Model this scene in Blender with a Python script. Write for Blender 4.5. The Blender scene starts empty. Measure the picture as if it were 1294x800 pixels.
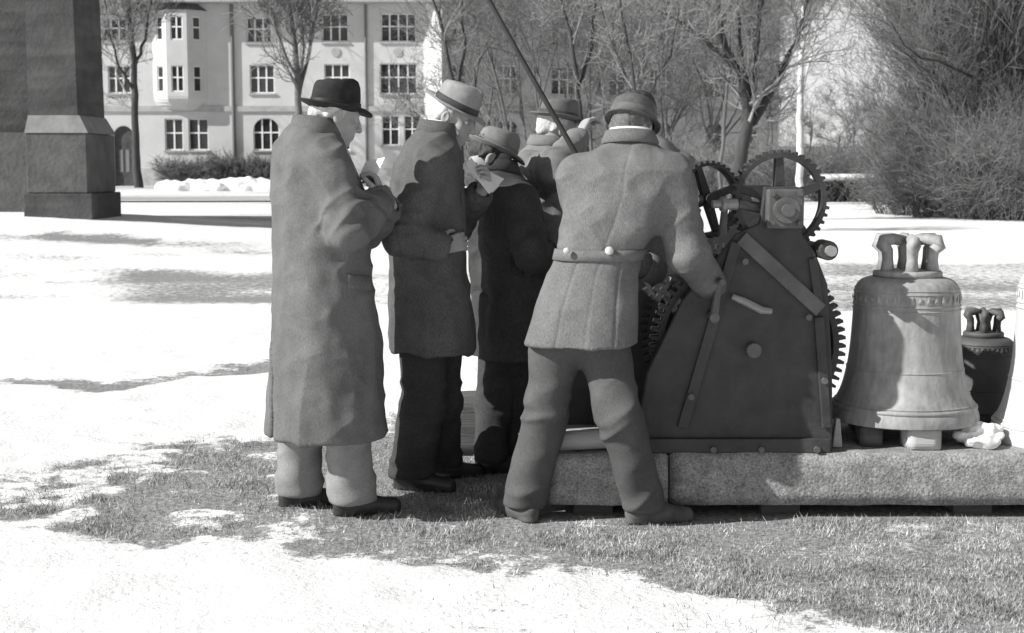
import bpy, bmesh, math, random
import numpy as np
from mathutils import Vector, Matrix, Quaternion
random.seed(7)
RNG = np.random.default_rng(7)
R = math.radians
sc = bpy.context.scene
COL = sc.collection

# ------------------------------------------------------------------ camera
FPX, CX, CY = 1800.0, 647.0, 400.0
PITCH = math.atan(190.0 / FPX)
CAMZ = 1.42
cd = bpy.data.cameras.new('camera'); cam = bpy.data.objects.new('camera', cd); COL.objects.link(cam)
cam.location = (0, 0, CAMZ); cam.rotation_euler = (R(90) - PITCH, 0, 0)
cd.sensor_width = 36; cd.lens = FPX / 1294.0 * 36; cd.clip_start = 0.05; cd.clip_end = 4000
cd.dof.use_dof = True; cd.dof.focus_distance = 5.9; cd.dof.aperture_fstop = 7.0
sc.camera = cam

# ------------------------------------------------------------------ light
SUN_EL, SUN_AZ = R(34), R(249)          # from the left, slightly behind the camera
to_sun = Vector((math.sin(SUN_AZ) * math.cos(SUN_EL), math.cos(SUN_AZ) * math.cos(SUN_EL), math.sin(SUN_EL)))
w = bpy.data.worlds.new('World'); sc.world = w; w.use_nodes = True
nt = w.node_tree; nt.nodes.clear()
sky = nt.nodes.new('ShaderNodeTexSky'); sky.sky_type = 'NISHITA'; sky.sun_disc = False
sky.sun_elevation = SUN_EL; sky.sun_rotation = SUN_AZ; sky.dust_density = 0.3; sky.air_density = 1.0
bw = nt.nodes.new('ShaderNodeSeparateColor')      # monochrome print: one channel of the sky's light
bg = nt.nodes.new('ShaderNodeBackground'); wo = nt.nodes.new('ShaderNodeOutputWorld')
bg.inputs['Strength'].default_value = 0.095
nt.links.new(sky.outputs[0], bw.inputs[0]); nt.links.new(bw.outputs[1], bg.inputs[0]); nt.links.new(bg.outputs[0], wo.inputs[0])
sd = bpy.data.lights.new('sun', 'SUN'); sun = bpy.data.objects.new('sun', sd); COL.objects.link(sun)
sd.energy = 4.8; sd.angle = R(0.6); sd.color = (1, 0.995, 0.985)
sun.rotation_euler = to_sun.to_track_quat('Z', 'Y').to_euler(); sun.location = (-30, -30, 40)
vs = sc.view_settings; vs.view_transform = 'Standard'; vs.look = 'None'; vs.exposure = 0.45; vs.gamma = 1
vs.use_curve_mapping = False

# ------------------------------------------------------------------ helpers
def ray(px, py):
    sx, sy = (px - CX) / FPX, (CY - py) / FPX
    c, s = math.cos(PITCH), math.sin(PITCH)
    return np.array([sx, c + sy * s, -s + sy * c])
def V(px, py, Y):
    d = ray(px, py); t = Y / d[1]
    return np.array([0, 0, CAMZ]) + d * t
def G(px, py, z=0.0):
    d = ray(px, py); t = (z - CAMZ) / d[2]
    return np.array([0, 0, CAMZ]) + d * t
def nrm(v):
    v = np.asarray(v, float); return v / (np.linalg.norm(v) + 1e-12)

def hash3(i, j, k):
    n = (i.astype(np.int64) * 374761393 + j.astype(np.int64) * 668265263 + k.astype(np.int64) * 2147483647) & 0xffffffff
    n = ((n ^ (n >> 13)) * 1274126177) & 0xffffffff
    n = n ^ (n >> 16)
    return (n & 0xffff) / 32767.5 - 1.0
def vnoise(P):
    P = np.asarray(P, float); I = np.floor(P).astype(np.int64); f = P - I; f = f * f * (3 - 2 * f)
    out = 0
    for dx in (0, 1):
        for dy in (0, 1):
            for dz in (0, 1):
                wgt = (f[:, 0] if dx else 1 - f[:, 0]) * (f[:, 1] if dy else 1 - f[:, 1]) * (f[:, 2] if dz else 1 - f[:, 2])
                out = out + wgt * hash3(I[:, 0] + dx, I[:, 1] + dy, I[:, 2] + dz)
    return out
def n2(x, y, s, seed=0):
    sh = np.broadcast(x, y).shape
    X = np.broadcast_to(x, sh).ravel() / s; Y = np.broadcast_to(y, sh).ravel() / s
    return vnoise(np.stack([X, Y, np.full_like(X, seed * 7.31)], 1)).reshape(sh)

# ------------------------------------------------------------------ materials (all neutral greys: a monochrome print)
MATS = {}
def mat(name, v, rough=0.8, var=0.25, scale=20.0, bump=0.0, bscale=None, metal=0.0, stretch=(1, 1, 1), spec=0.3, detail=6, fine=0.0, fscale=200.0, fstretch=(1, 1, 1)):
    if name in MATS: return MATS[name]
    m = bpy.data.materials.new(name); m.use_nodes = True; t = m.node_tree
    b = t.nodes['Principled BSDF']; b.inputs['Roughness'].default_value = rough; b.inputs['Metallic'].default_value = metal
    b.inputs['Specular IOR Level'].default_value = spec
    tc = t.nodes.new('ShaderNodeTexCoord'); mp = t.nodes.new('ShaderNodeMapping'); mp.inputs['Scale'].default_value = stretch
    t.links.new(tc.outputs['Object'], mp.inputs[0])
    no = t.nodes.new('ShaderNodeTexNoise'); no.inputs['Scale'].default_value = scale; no.inputs['Detail'].default_value = detail; no.inputs['Roughness'].default_value = 0.62
    t.links.new(mp.outputs[0], no.inputs['Vector'])
    mr = t.nodes.new('ShaderNodeMapRange'); mr.inputs['From Min'].default_value = 0.3; mr.inputs['From Max'].default_value = 0.7
    mr.inputs['To Min'].default_value = v * (1 - var); mr.inputs['To Max'].default_value = min(0.95, v * (1 + var))
    t.links.new(no.outputs['Fac'], mr.inputs['Value'])
    val = mr.outputs['Result']
    if fine > 0:
        m2 = t.nodes.new('ShaderNodeMapping'); m2.inputs['Scale'].default_value = fstretch
        t.links.new(tc.outputs['Object'], m2.inputs[0])
        n3 = t.nodes.new('ShaderNodeTexNoise'); n3.inputs['Scale'].default_value = fscale; n3.inputs['Detail'].default_value = 2
        t.links.new(m2.outputs[0], n3.inputs['Vector'])
        m3 = t.nodes.new('ShaderNodeMapRange'); m3.inputs['From Min'].default_value = 0.3; m3.inputs['From Max'].default_value = 0.7
        m3.inputs['To Min'].default_value = 1 - fine; m3.inputs['To Max'].default_value = 1 + fine
        t.links.new(n3.outputs['Fac'], m3.inputs['Value'])
        mu = t.nodes.new('ShaderNodeMath'); mu.operation = 'MULTIPLY'
        t.links.new(val, mu.inputs[0]); t.links.new(m3.outputs['Result'], mu.inputs[1]); val = mu.outputs[0]
    cc = t.nodes.new('ShaderNodeCombineColor')
    for i in range(3): t.links.new(val, cc.inputs[i])
    t.links.new(cc.outputs[0], b.inputs['Base Color'])
    if bump > 0:
        nb = t.nodes.new('ShaderNodeTexNoise'); nb.inputs['Scale'].default_value = bscale or scale * 3; nb.inputs['Detail'].default_value = 5
        t.links.new(mp.outputs[0], nb.inputs['Vector'])
        bp = t.nodes.new('ShaderNodeBump'); bp.inputs['Strength'].default_value = 0.9; bp.inputs['Distance'].default_value = bump
        t.links.new(nb.outputs['Fac'], bp.inputs['Height']); t.links.new(bp.outputs[0], b.inputs['Normal'])
    MATS[name] = m
    return m

# ------------------------------------------------------------------ mesh builder
class MB:
    def __init__(s): s.v = []; s.f = []; s.n = 0
    def add(s, verts, faces):
        verts = np.asarray(verts, float).reshape(-1, 3)
        s.v.append(verts); s.f += [tuple(i + s.n for i in f) for f in faces]; s.n += len(verts)
    def box(s, x0, x1, y0, y1, z0, z1, jit=0.0):
        v = np.array([(x, y, z) for z in (z0, z1) for y in (y0, y1) for x in (x0, x1)], float)
        if jit: v += RNG.uniform(-jit, jit, v.shape)
        s.add(v, [(0, 2, 3, 1), (4, 5, 7, 6), (0, 1, 5, 4), (2, 6, 7, 3), (0, 4, 6, 2), (1, 3, 7, 5)])
    def tube(s, pts, rad, n=6, cap=True):
        pts = [np.asarray(p, float) for p in pts]; k = len(pts)
        rad = [rad] * k if np.isscalar(rad) else list(rad)
        t0 = nrm(pts[1] - pts[0]); u = nrm(np.cross(t0, (0.31, 0.17, 0.93) if abs(t0[2]) < 0.9 else (1, 0.1, 0)))
        V_ = []
        for i in range(k):
            t = nrm(pts[min(i + 1, k - 1)] - pts[max(i - 1, 0)])
            u = nrm(u - t * np.dot(u, t)); w_ = np.cross(t, u)
            for a in range(n):
                an = 2 * math.pi * a / n
                V_.append(pts[i] + (u * math.cos(an) + w_ * math.sin(an)) * rad[i])
        F = [(i * n + a, i * n + (a + 1) % n, (i + 1) * n + (a + 1) % n, (i + 1) * n + a) for i in range(k - 1) for a in range(n)]
        if cap and n > 3: F += [tuple(range(n - 1, -1, -1)), tuple((k - 1) * n + a for a in range(n))]
        s.add(V_, F)
    def prism(s, poly, y0, y1):
        n = len(poly)
        v = [(x, y0, z) for x, z in poly] + [(x, y1, z) for x, z in poly]
        s.add(v, [tuple(range(n)), tuple(range(2 * n - 1, n - 1, -1))] + [(i, i + n, (i + 1) % n + n, (i + 1) % n) for i in range(n)])
    def lathe(s, prof, n=48, cx=0, cy=0):
        k = len(prof); v = []
        for r, z in prof:
            for a in range(n):
                an = 2 * math.pi * a / n; v.append((cx + r * math.cos(an), cy + r * math.sin(an), z))
        s.add(v, [(i * n + a, i * n + (a + 1) % n, (i + 1) * n + (a + 1) % n, (i + 1) * n + a) for i in range(k - 1) for a in range(n)])
    def xf(s, M):
        M = np.array(M)
        s.v = [(np.c_[v, np.ones(len(v))] @ M.T)[:, :3] for v in s.v]; return s
    def mesh(s, name):
        me = bpy.data.meshes.new(name)
        if s.v: me.from_pydata(np.concatenate(s.v).tolist(), [], s.f)
        me.update(); return me
    def build(s, name, m, parent=None, smooth=False, bevel=0.0, fixn=True):
        me = s.mesh(name)
        if fixn and len(me.polygons) < 40000:
            bm = bmesh.new(); bm.from_mesh(me); bmesh.ops.recalc_face_normals(bm, faces=bm.faces); bm.to_mesh(me); bm.free()
        return link(name, me, m, parent, smooth, bevel)
def link(name, me, m, parent=None, smooth=False, bevel=0.0):
    me.materials.clear(); me.materials.append(m)
    if smooth: me.polygons.foreach_set('use_smooth', np.ones(len(me.polygons), bool))
    o = bpy.data.objects.new(name, me); COL.objects.link(o)
    if parent is not None: o.parent = parent
    if bevel > 0:
        b = o.modifiers.new('bevel', 'BEVEL'); b.width = bevel; b.segments = 2; b.limit_method = 'ANGLE'; b.angle_limit = R(40)
    return o
def tag(o, label, cat, group=None):
    o['label'] = label; o['category'] = cat
    if group: o['group'] = group
    return o
def empty(name, loc=(0, 0, 0), rz=0.0):
    o = bpy.data.objects.new(name, None); COL.objects.link(o); o.location = loc; o.rotation_euler = (0, 0, rz); o.empty_display_size = 0.2
    return o
def fastmesh(name, verts, tris):
    me = bpy.data.meshes.new(name); nv, nf = len(verts), len(tris); k = tris.shape[1]
    me.vertices.add(nv); me.vertices.foreach_set('co', np.asarray(verts, np.float32).ravel())
    me.loops.add(nf * k); me.loops.foreach_set('vertex_index', np.asarray(tris, np.int32).ravel())
    me.polygons.add(nf); me.polygons.foreach_set('loop_start', np.arange(0, nf * k, k, dtype=np.int32))
    me.update(calc_edges=True); me.validate(); return me

class TB:
    """many thin tubes at once"""
    def __init__(s): s.v = []; s.q = []; s.n = 0
    def tubes(s, P, rad, n):
        N, k = P.shape[:2]
        if N == 0: return
        t = np.empty_like(P); t[:, 1:-1] = P[:, 2:] - P[:, :-2]; t[:, 0] = P[:, 1] - P[:, 0]; t[:, -1] = P[:, -1] - P[:, -2]
        t /= np.linalg.norm(t, axis=2, keepdims=True) + 1e-9
        ref = np.where(np.abs(t[:, :1, 2:3]) < .9, np.array([.31, .17, .93]), np.array([1, .1, 0]))
        u = np.cross(t, ref); u /= np.linalg.norm(u, axis=2, keepdims=True) + 1e-9; w_ = np.cross(t, u)
        an = 2 * math.pi * np.arange(n) / n
        v = P[:, :, None] + (u[:, :, None] * np.cos(an)[:, None] + w_[:, :, None] * np.sin(an)[:, None]) * rad[:, :, None, None]
        idx = np.arange(N * k * n).reshape(N, k, n) + s.n; r_ = np.roll(idx, -1, 2)
        s.q.append(np.stack([idx[:, :-1], r_[:, :-1], r_[:, 1:], idx[:, 1:]], -1).reshape(-1, 4)); s.v.append(v.reshape(-1, 3)); s.n += N * k * n
    def build(s, name, m, parent=None, off=(0, 0, 0), smooth=False):
        return link(name, fastmesh(name, np.concatenate(s.v) - np.asarray(off, float), np.concatenate(s.q)), m, parent, smooth)

# ------------------------------------------------------------------ implicit surfaces (for people, cloth, snow heaps)
class SDF:
    def __init__(s, vox): s.p = []; s.vox = vox
    def _a(s, fn, lo, hi, k, op): s.p.append((fn, np.asarray(lo, float), np.asarray(hi, float), k, op))
    def cone(s, a, b, ra, rb, k=0.02, op='u'):
        a = np.asarray(a, float); b = np.asarray(b, float); ab = b - a; L = ab @ ab + 1e-9
        def fn(x, y, z):
            px, py, pz = x - a[0], y - a[1], z - a[2]
            h = np.clip((px * ab[0] + py * ab[1] + pz * ab[2]) / L, 0, 1)
            return np.sqrt((px - h * ab[0]) ** 2 + (py - h * ab[1]) ** 2 + (pz - h * ab[2]) ** 2) - (ra + (rb - ra) * h)
        r = max(ra, rb); s._a(fn, np.minimum(a, b) - r, np.maximum(a, b) + r, k, op)
    def chain(s, pts, rad, k=0.02):
        for i in range(len(pts) - 1): s.cone(pts[i], pts[i + 1], rad[i], rad[i + 1], k)
    def ell(s, c, rad, M=None, k=0.02, op='u'):
        c = np.asarray(c, float); rad = np.asarray(rad, float); M = np.eye(3) if M is None else np.asarray(M, float)
        def fn(x, y, z):
            px, py, pz = x - c[0], y - c[1], z - c[2]
            q = [(px * M[i, 0] + py * M[i, 1] + pz * M[i, 2]) for i in range(3)]
            k0 = np.sqrt((q[0] / rad[0]) ** 2 + (q[1] / rad[1]) ** 2 + (q[2] / rad[2]) ** 2)
            k1 = np.sqrt((q[0] / rad[0] ** 2) ** 2 + (q[1] / rad[1] ** 2) ** 2 + (q[2] / rad[2] ** 2) ** 2)
            return k0 * (k0 - 1) / (k1 + 1e-6)
        r = rad.max(); s._a(fn, c - r, c + r, k, op)
    def zloft(s, keys, k=0.02, op='u', grow=0.0, zlo=None, zhi=None):
        K = np.array(sorted(keys), float)         # z, cx, cy, a, b, yaw, n
        z0 = K[0, 0] if zlo is None else zlo; z1 = K[-1, 0] if zhi is None else zhi
        def fn(x, y, z):
            g = [np.interp(z, K[:, 0], K[:, i]) for i in range(1, 7)]
            c, sn = np.cos(g[4]), np.sin(g[4]); dx, dy = x - g[0], y - g[1]
            a = g[2] + grow; b = g[3] + grow
            u = np.abs((dx * c + dy * sn) / a); v = np.abs((-dx * sn + dy * c) / b); n = g[5]
            q = (u ** n + v ** n + 1e-9) ** (1 / n)
            d = (q - 1) * np.minimum(a, b)
            return np.maximum(d, np.maximum(z0 - z, z - z1))
        m = np.maximum(K[:, 3], K[:, 4]).max() + abs(grow)
        s._a(fn, (K[:, 1].min() - m, K[:, 2].min() - m, z0), (K[:, 1].max() + m, K[:, 2].max() + m, z1), k, op)
    def cut(s, fn, lo, hi, k=0.005): s._a(fn, lo, hi, k, 's')
    def mesh(s, name):
        h = s.vox
        lo = np.min([p[1] for p in s.p if p[4] == 'u'], 0) - 4 * h; hi = np.max([p[2] for p in s.p if p[4] == 'u'], 0) + 4 * h
        n = np.ceil((hi - lo) / h).astype(int) + 1
        ax = [(lo[i] + h * np.arange(n[i])).astype(np.float32) for i in range(3)]
        D = np.full(n, 0.5, np.float32)
        for fn, l, u, k, op in s.p:
            mg = k + 4 * h
            i0 = np.clip(((l - mg - lo) / h).astype(int), 0, n - 1); i1 = np.clip(np.ceil((u + mg - lo) / h).astype(int) + 1, 1, n)
            if (i1 <= i0).any(): continue
            sl = tuple(slice(i0[i], i1[i]) for i in range(3))
            d = np.asarray(fn(ax[0][sl[0]][:, None, None], ax[1][sl[1]][None, :, None], ax[2][sl[2]][None, None, :]), np.float32)
            A = D[sl]
            if op == 'u':
                q = np.clip(0.5 + 0.5 * (A - d) / k, 0, 1); D[sl] = A + (d - A) * q - k * q * (1 - q)
            else:
                q = np.clip(0.5 - 0.5 * (A + d) / k, 0, 1); D[sl] = A + (-d - A) * q + k * q * (1 - q)
        # surface nets
        ins = D < 0
        c8 = [ins[dx:n[0] - 1 + dx, dy:n[1] - 1 + dy, dz:n[2] - 1 + dz] for dx in (0, 1) for dy in (0, 1) for dz in (0, 1)]
        anyi = np.logical_or.reduce(c8); alli = np.logical_and.reduce(c8); act = anyi & ~alli
        idx = np.argwhere(act); vid = np.full(act.shape, -1, np.int64); vid[act] = np.arange(len(idx))
        acc = np.zeros((len(idx), 3)); cnt = np.zeros(len(idx))
        cs = [(dx, dy, dz) for dx in (0, 1) for dy in (0, 1) for dz in (0, 1)]
        dv = {c: D[idx[:, 0] + c[0], idx[:, 1] + c[1], idx[:, 2] + c[2]].astype(float) for c in cs}
        for c in cs:
            for axn in range(3):
                if c[axn] == 0:
                    e = list(c); e[axn] = 1; e = tuple(e); a, b = dv[c], dv[e]
                    cr = (a < 0) != (b < 0); t = np.where(cr, a / np.where(cr, a - b, 1), 0)
                    p = np.zeros((len(idx), 3)) + np.array(c, float); p[:, axn] = t
                    acc[cr] += p[cr]; cnt[cr] += 1
        vert = lo + h * (idx + acc / cnt[:, None])
        quads = []
        for axn in range(3):
            o = [0, 1, 2]; o.remove(axn); b_, c_ = o
            sl0 = [slice(1, -1)] * 3; sl1 = [slice(1, -1)] * 3; sl0[axn] = slice(0, -1); sl1[axn] = slice(1, None)
            I0 = ins[tuple(sl0)]; I1 = ins[tuple(sl1)]
            ch = np.argwhere(I0 != I1)
            if not len(ch): continue
            first = I0[ch[:, 0], ch[:, 1], ch[:, 2]]
            ch = ch + 1; ch[:, axn] -= 1
            def cell(db, dc):
                q = ch.copy(); q[:, b_] -= db; q[:, c_] -= dc; return vid[q[:, 0], q[:, 1], q[:, 2]]
            Q = np.stack([cell(1, 1), cell(0, 1), cell(0, 0), cell(1, 0)], 1)
            fl = first if axn != 1 else ~first
            Q[~fl] = Q[~fl][:, ::-1]
            quads.append(Q)
        F = np.concatenate(quads); F = F[(F >= 0).all(1)]
        return vert, F
def vnormals(v, F):
    a = v[F[:, 2]] - v[F[:, 0]]; b = v[F[:, 3]] - v[F[:, 1]]; fn = np.cross(a, b)
    N = np.zeros_like(v)
    for i in range(4): np.add.at(N, F[:, i], fn)
    return N / (np.linalg.norm(N, axis=1, keepdims=True) + 1e-12)
def lap(v, F, it=1, lam=0.5):
    for _ in range(it):
        S = np.zeros_like(v); C = np.zeros(len(v))
        for i in range(4):
            j = (i + 1) % 4
            np.add.at(S, F[:, i], v[F[:, j]]); np.add.at(S, F[:, j], v[F[:, i]]); np.add.at(C, F[:, i], 1); np.add.at(C, F[:, j], 1)
        v = v + lam * (S / C[:, None] - v)
    return v
def sdfobj(sdf, name, m, parent=None, base=(0, 0, 0), disp=None, smooth_it=1):
    v, F = sdf.mesh(name)
    if smooth_it: v = lap(v, F, smooth_it)
    if disp is not None: v = v + vnormals(v, F) * disp(v)[:, None]
    v = v - np.asarray(base, float)
    return link(name, fastmesh(name, v, F), m, parent, True)

# ================================================================== ground
def smooth(a, b, x):
    t = np.clip((x - a) / (b - a), 0, 1); return t * t * (3 - 2 * t)
def project(x, y, z=0.0):
    c, s = math.cos(PITCH), math.sin(PITCH); dz = z - CAMZ
    dep = y * c - dz * s; up = y * s + dz * c
    dep = np.where(dep > 0.3, dep, 0.3)
    return CX + FPX * x / dep, CY - FPX * up / dep
def snow_mask(x, y):
    """1 = snow, 0 = bare winter grass; patches laid out over the ground."""
    px, py = project(x, y)
    S = np.ones_like(px)
    wob = 9 * n2(x, y, 0.35, 1) + 5 * n2(x, y, 0.12, 2)
    yu = np.interp(px, [-300, 0, 80, 180, 300, 345, 480, 560, 640, 760, 1060, 1320], [640, 606, 588, 562, 548, 540, 540, 512, 505, 520, 560, 600])
    yl = np.interp(px, [-300, 0, 100, 170, 300, 500, 600, 700, 800, 900, 1000, 1100, 1294, 1600], [638, 650, 672, 690, 690, 690, 700, 713, 732, 752, 772, 788, 812, 830])
    g = smooth(-24, 20, py - yu + wob * 1.5) * smooth(-26, 22, yl - py + wob * 2.2) * (.86 + .12 * n2(x, y, .4, 40))
    pat = smooth(-0.15, 0.55, n2(x, y, 0.26, 5) + 0.5 * n2(x, y, 0.1, 6)) * (.3 + .7 * smooth(440, 330, px)) * 0.62
    pat = np.maximum(pat, 0.8 * smooth(652, 658, py) * smooth(690, 664, py) * smooth(1040, 1130, px) * (0.55 + 0.6 * n2(x, y, 0.3, 8)))
    S -= g * (1 - pat)
    ys = np.interp(px, [-200, 0, 60, 130, 200, 270, 335, 480, 700], [470, 478, 484, 490, 479, 470, 462, 470, 465])
    st = np.exp(-((py - ys + wob * 0.6) / 6.0) ** 2) * (0.75 + 0.6 * n2(x, y, 0.5, 9)) * smooth(520, 420, px)
    S -= np.clip(st, 0, 1) * 0.95
    c1 = smooth(338, 350, py) * smooth(392, 380, py) * smooth(90, 190, px) * smooth(1000, 600, px)
    S -= c1 * (0.40 + 0.15 * n2(x, y, 1.2, 10))
    c2 = smooth(308, 318, py) * smooth(388, 375, py) * smooth(420, 330, px) * (0.18 + 0.32 * n2(x, y, 0.9, 11))
    S -= np.clip(c2, 0, 1)
    c3 = np.exp(-((py - 318 + wob * 0.3) / 3.5) ** 2) * smooth(40, 60, px) * smooth(210, 190, px); S -= 0.7 * c3
    c4 = smooth(262, 270, py) * smooth(310, 296, py) * smooth(190, 300, px) * smooth(700, 420, px); S -= c4 * (0.36 + 0.25 * n2(x, y, 2.5, 12))
    c5 = smooth(326, 336, py) * smooth(398, 388, py) * smooth(1000, 1040, px); S -= c5 * (0.50 + 0.15 * n2(x, y, 0.8, 13))
    c6 = smooth(700, 790, py) * smooth(380, 620, px); S -= c6 * (0.13 + 0.12 * n2(x, y, 0.25, 14))
    c8 = smooth(600, 720, px) * smooth(1050, 1000, px) * smooth(250, 300, py) * smooth(560, 500, py); S -= 0.3 * c8
    far = smooth(262, 255, py); S -= far * (0.35 + 0.3 * n2(x, y, 5.0, 15))
    behind = smooth(3.4, 2.0, y); S = S * (1 - behind) + behind * (0.8 + 0.2 * n2(x, y, 1.0, 16))
    return np.clip(S, 0, 1)
def mound(x, y):
    return 0.50 * np.exp(-(((x + 10.5) / 5.5) ** 2 + ((y - 28.5) / 7.5) ** 2))
def ground_h(x, y):
    near = smooth(45, 25, y)
    S = snow_mask(x, y)
    h = mound(x, y) + near * (0.012 * n2(x, y, 1.3, 20) + 0.006 * n2(x, y, 0.3, 21)) + 0.018 * S * near
    h += near * S * 0.010 * n2(x, y, 0.16, 22)
    slabdip = smooth(5.2, 5.7, y) * smooth(8.0, 7.2, y) * smooth(-0.4, 0.1, x)
    return h * (1 - slabdip) - 0.02
def axis(lo, hi, step, far_lo, far_hi, gr):
    a = list(np.arange(lo, hi, step)); s = step
    while a[-1] < far_hi: s *= gr; a.append(a[-1] + s)
    b = []; s = step; q = lo
    while q > far_lo: s *= gr; q -= s; b.append(q)
    return np.array(b[::-1] + a)
gx = axis(-3.2, 3.2, 0.03, -1500, 1500, 1.06); gy = axis(3.6, 9.5, 0.03, -400, 2500, 1.035)
XX, YY = np.meshgrid(gx, gy); ZZ = ground_h(XX, YY); SS = snow_mask(XX, YY)
nx, ny = len(gx), len(gy)
I = np.arange(nx * ny).reshape(ny, nx)
quads = np.stack([I[:-1, :-1], I[:-1, 1:], I[1:, 1:], I[1:, :-1]], -1).reshape(-1, 4)
gme = fastmesh('ground', np.stack([XX, YY, ZZ], -1).reshape(-1, 3), quads)
at = gme.attributes.new('snow', 'FLOAT', 'POINT'); at.data.foreach_set('value', SS.astype(np.float32).ravel())
def ground_material():
    m = bpy.data.materials.new('snowy_ground'); m.use_nodes = True; t = m.node_tree; N = t.nodes.new; L = t.links.new
    b = t.nodes['Principled BSDF']; b.inputs['Roughness'].default_value = 0.85; b.inputs['Specular IOR Level'].default_value = 0.15
    a = N('ShaderNodeAttribute'); a.attribute_name = 'snow'
    tc = N('ShaderNodeTexCoord')
    def noise(s, d=6, r=0.65):
        n = N('ShaderNodeTexNoise'); n.inputs['Scale'].default_value = s; n.inputs['Detail'].default_value = d; n.inputs['Roughness'].default_value = r
        L(tc.outputs['Object'], n.inputs['Vector']); return n.outputs['Fac']
    def mth(op, x, y):
        q = N('ShaderNodeMath'); q.operation = op
        for i, v in enumerate((x, y)):
            if isinstance(v, (int, float)): q.inputs[i].default_value = v
            else: L(v, q.inputs[i])
        return q.outputs[0]
    e = mth('ADD', mth('MULTIPLY', mth('SUBTRACT', noise(11, 10, 0.78), 0.5), 2.3), a.outputs['Fac'])
    e = mth('ADD', e, mth('MULTIPLY', mth('SUBTRACT', noise(0.7, 4), 0.5), 0.3))
    e = mth('ADD', e, mth('MULTIPLY', mth('SUBTRACT', noise(85, 4, .7), 0.5), 1.0))
    mr = N('ShaderNodeMapRange'); mr.interpolation_type = 'SMOOTHSTEP'; mr.inputs['From Min'].default_value = 0.38; mr.inputs['From Max'].default_value = 0.62
    L(e, mr.inputs['Value'])
    gr = N('ShaderNodeMapRange'); gr.inputs['From Min'].default_value = 0.3; gr.inputs['From Max'].default_value = 0.72; gr.inputs['To Min'].default_value = 0.06; gr.inputs['To Max'].default_value = 0.5
    L(noise(45, 8, 0.75), gr.inputs['Value'])
    sn = N('ShaderNodeMapRange'); sn.inputs['From Min'].default_value = 0.3; sn.inputs['From Max'].default_value = 0.7; sn.inputs['To Min'].default_value = 0.74; sn.inputs['To Max'].default_value = 0.88
    L(noise(6, 6), sn.inputs['Value'])
    mx = N('ShaderNodeMix'); mx.data_type = 'FLOAT'; L(mr.outputs['Result'], mx.inputs[0]); L(gr.outputs['Result'], mx.inputs[2]); L(sn.outputs['Result'], mx.inputs[3])
    cc = N('ShaderNodeCombineColor')
    for i in range(3): L(mx.outputs[0], cc.inputs[i])
    L(cc.outputs[0], b.inputs['Base Color'])
    bp = N('ShaderNodeBump'); bp.inputs['Distance'].default_value = 0.02; bp.inputs['Strength'].default_value = 0.6
    hgt = mth('ADD', noise(30, 6), mth('MULTIPLY', mr.outputs['Result'], 0.6)); L(hgt, bp.inputs['Height']); L(bp.outputs[0], b.inputs['Normal'])
    return m
ground = link('ground', gme, ground_material(), None, True); ground['kind'] = 'structure'
def gh(x, y): return float(ground_h(np.array([float(x)]), np.array([float(y)]))[0])

# road in front of the apartment building
rm = MB()
rx = np.linspace(-75, 12, 60)
for i in range(59):
    x0, x1 = rx[i], rx[i + 1]
    f = lambda x: 57 + 0.012 * (x + 20) ** 2 * 0.5
    rm.add([(x0, f(x0), 0.03), (x1, f(x1), 0.03), (x1, f(x1) + 9, 0.03), (x0, f(x0) + 9, 0.03)], [(0, 1, 2, 3)])
road = rm.build('road', mat('shaded_road_slush', 0.42, 0.9, 0.45, 0.35, bump=0.02, bscale=6, stretch=(0.25, 1.6, 1), detail=9)); road['kind'] = 'structure'  # grey tone also stands for a soft shadow band across the snow
kb = MB(); 
for i in range(59):
    x0, x1 = rx[i], rx[i + 1]
    kb.add([(x0, f(x0) + 9, -0.1), (x1, f(x1) + 9, -0.1), (x1, f(x1) + 9, 0.04), (x0, f(x0) + 9, 0.04), (x0, f(x0) + 9.25, 0.04), (x1, f(x1) + 9.25, 0.04), (x0, f(x0) + 9.25, -0.1), (x1, f(x1) + 9.25, -0.1)],
           [(0, 1, 2, 3), (3, 2, 5, 4), (4, 5, 7, 6)])
kerb = kb.build('kerb', mat('kerb_stone', 0.7, 0.9, 0.3, 3)); kerb['kind'] = 'structure'

# ================================================================== buildings
M_REND = mat('pale_render', 0.56, 0.9, 0.10, 0.55, bump=0.01, bscale=25, detail=9)
M_REND2 = mat('shaded_grey_render', 0.46, 0.9, 0.16, 0.5, bump=0.01, bscale=25, detail=9)  # darker copy of the pale render, the wing's shade put into it
M_TRIM = mat('stone_trim', 0.40, 0.9, 0.18, 2.0)
M_FRAME = mat('white_window_paint', 0.78, 0.6, 0.06, 4)
M_GLASS = mat('dark_glass', 0.035, 0.08, 0.5, 0.8, spec=0.5)
M_ROOF = mat('roof_tiles', 0.17, 0.85, 0.3, 3, bump=0.05, bscale=8)
M_WHITE = mat('sunlit_white_render', 0.80, 0.9, 0.05, 1.0)  # whiter than the walls: direct sun put into the pier's colour
M_DOOR = mat('dark_door_wood', 0.07, 0.7, 0.4, 3)

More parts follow.
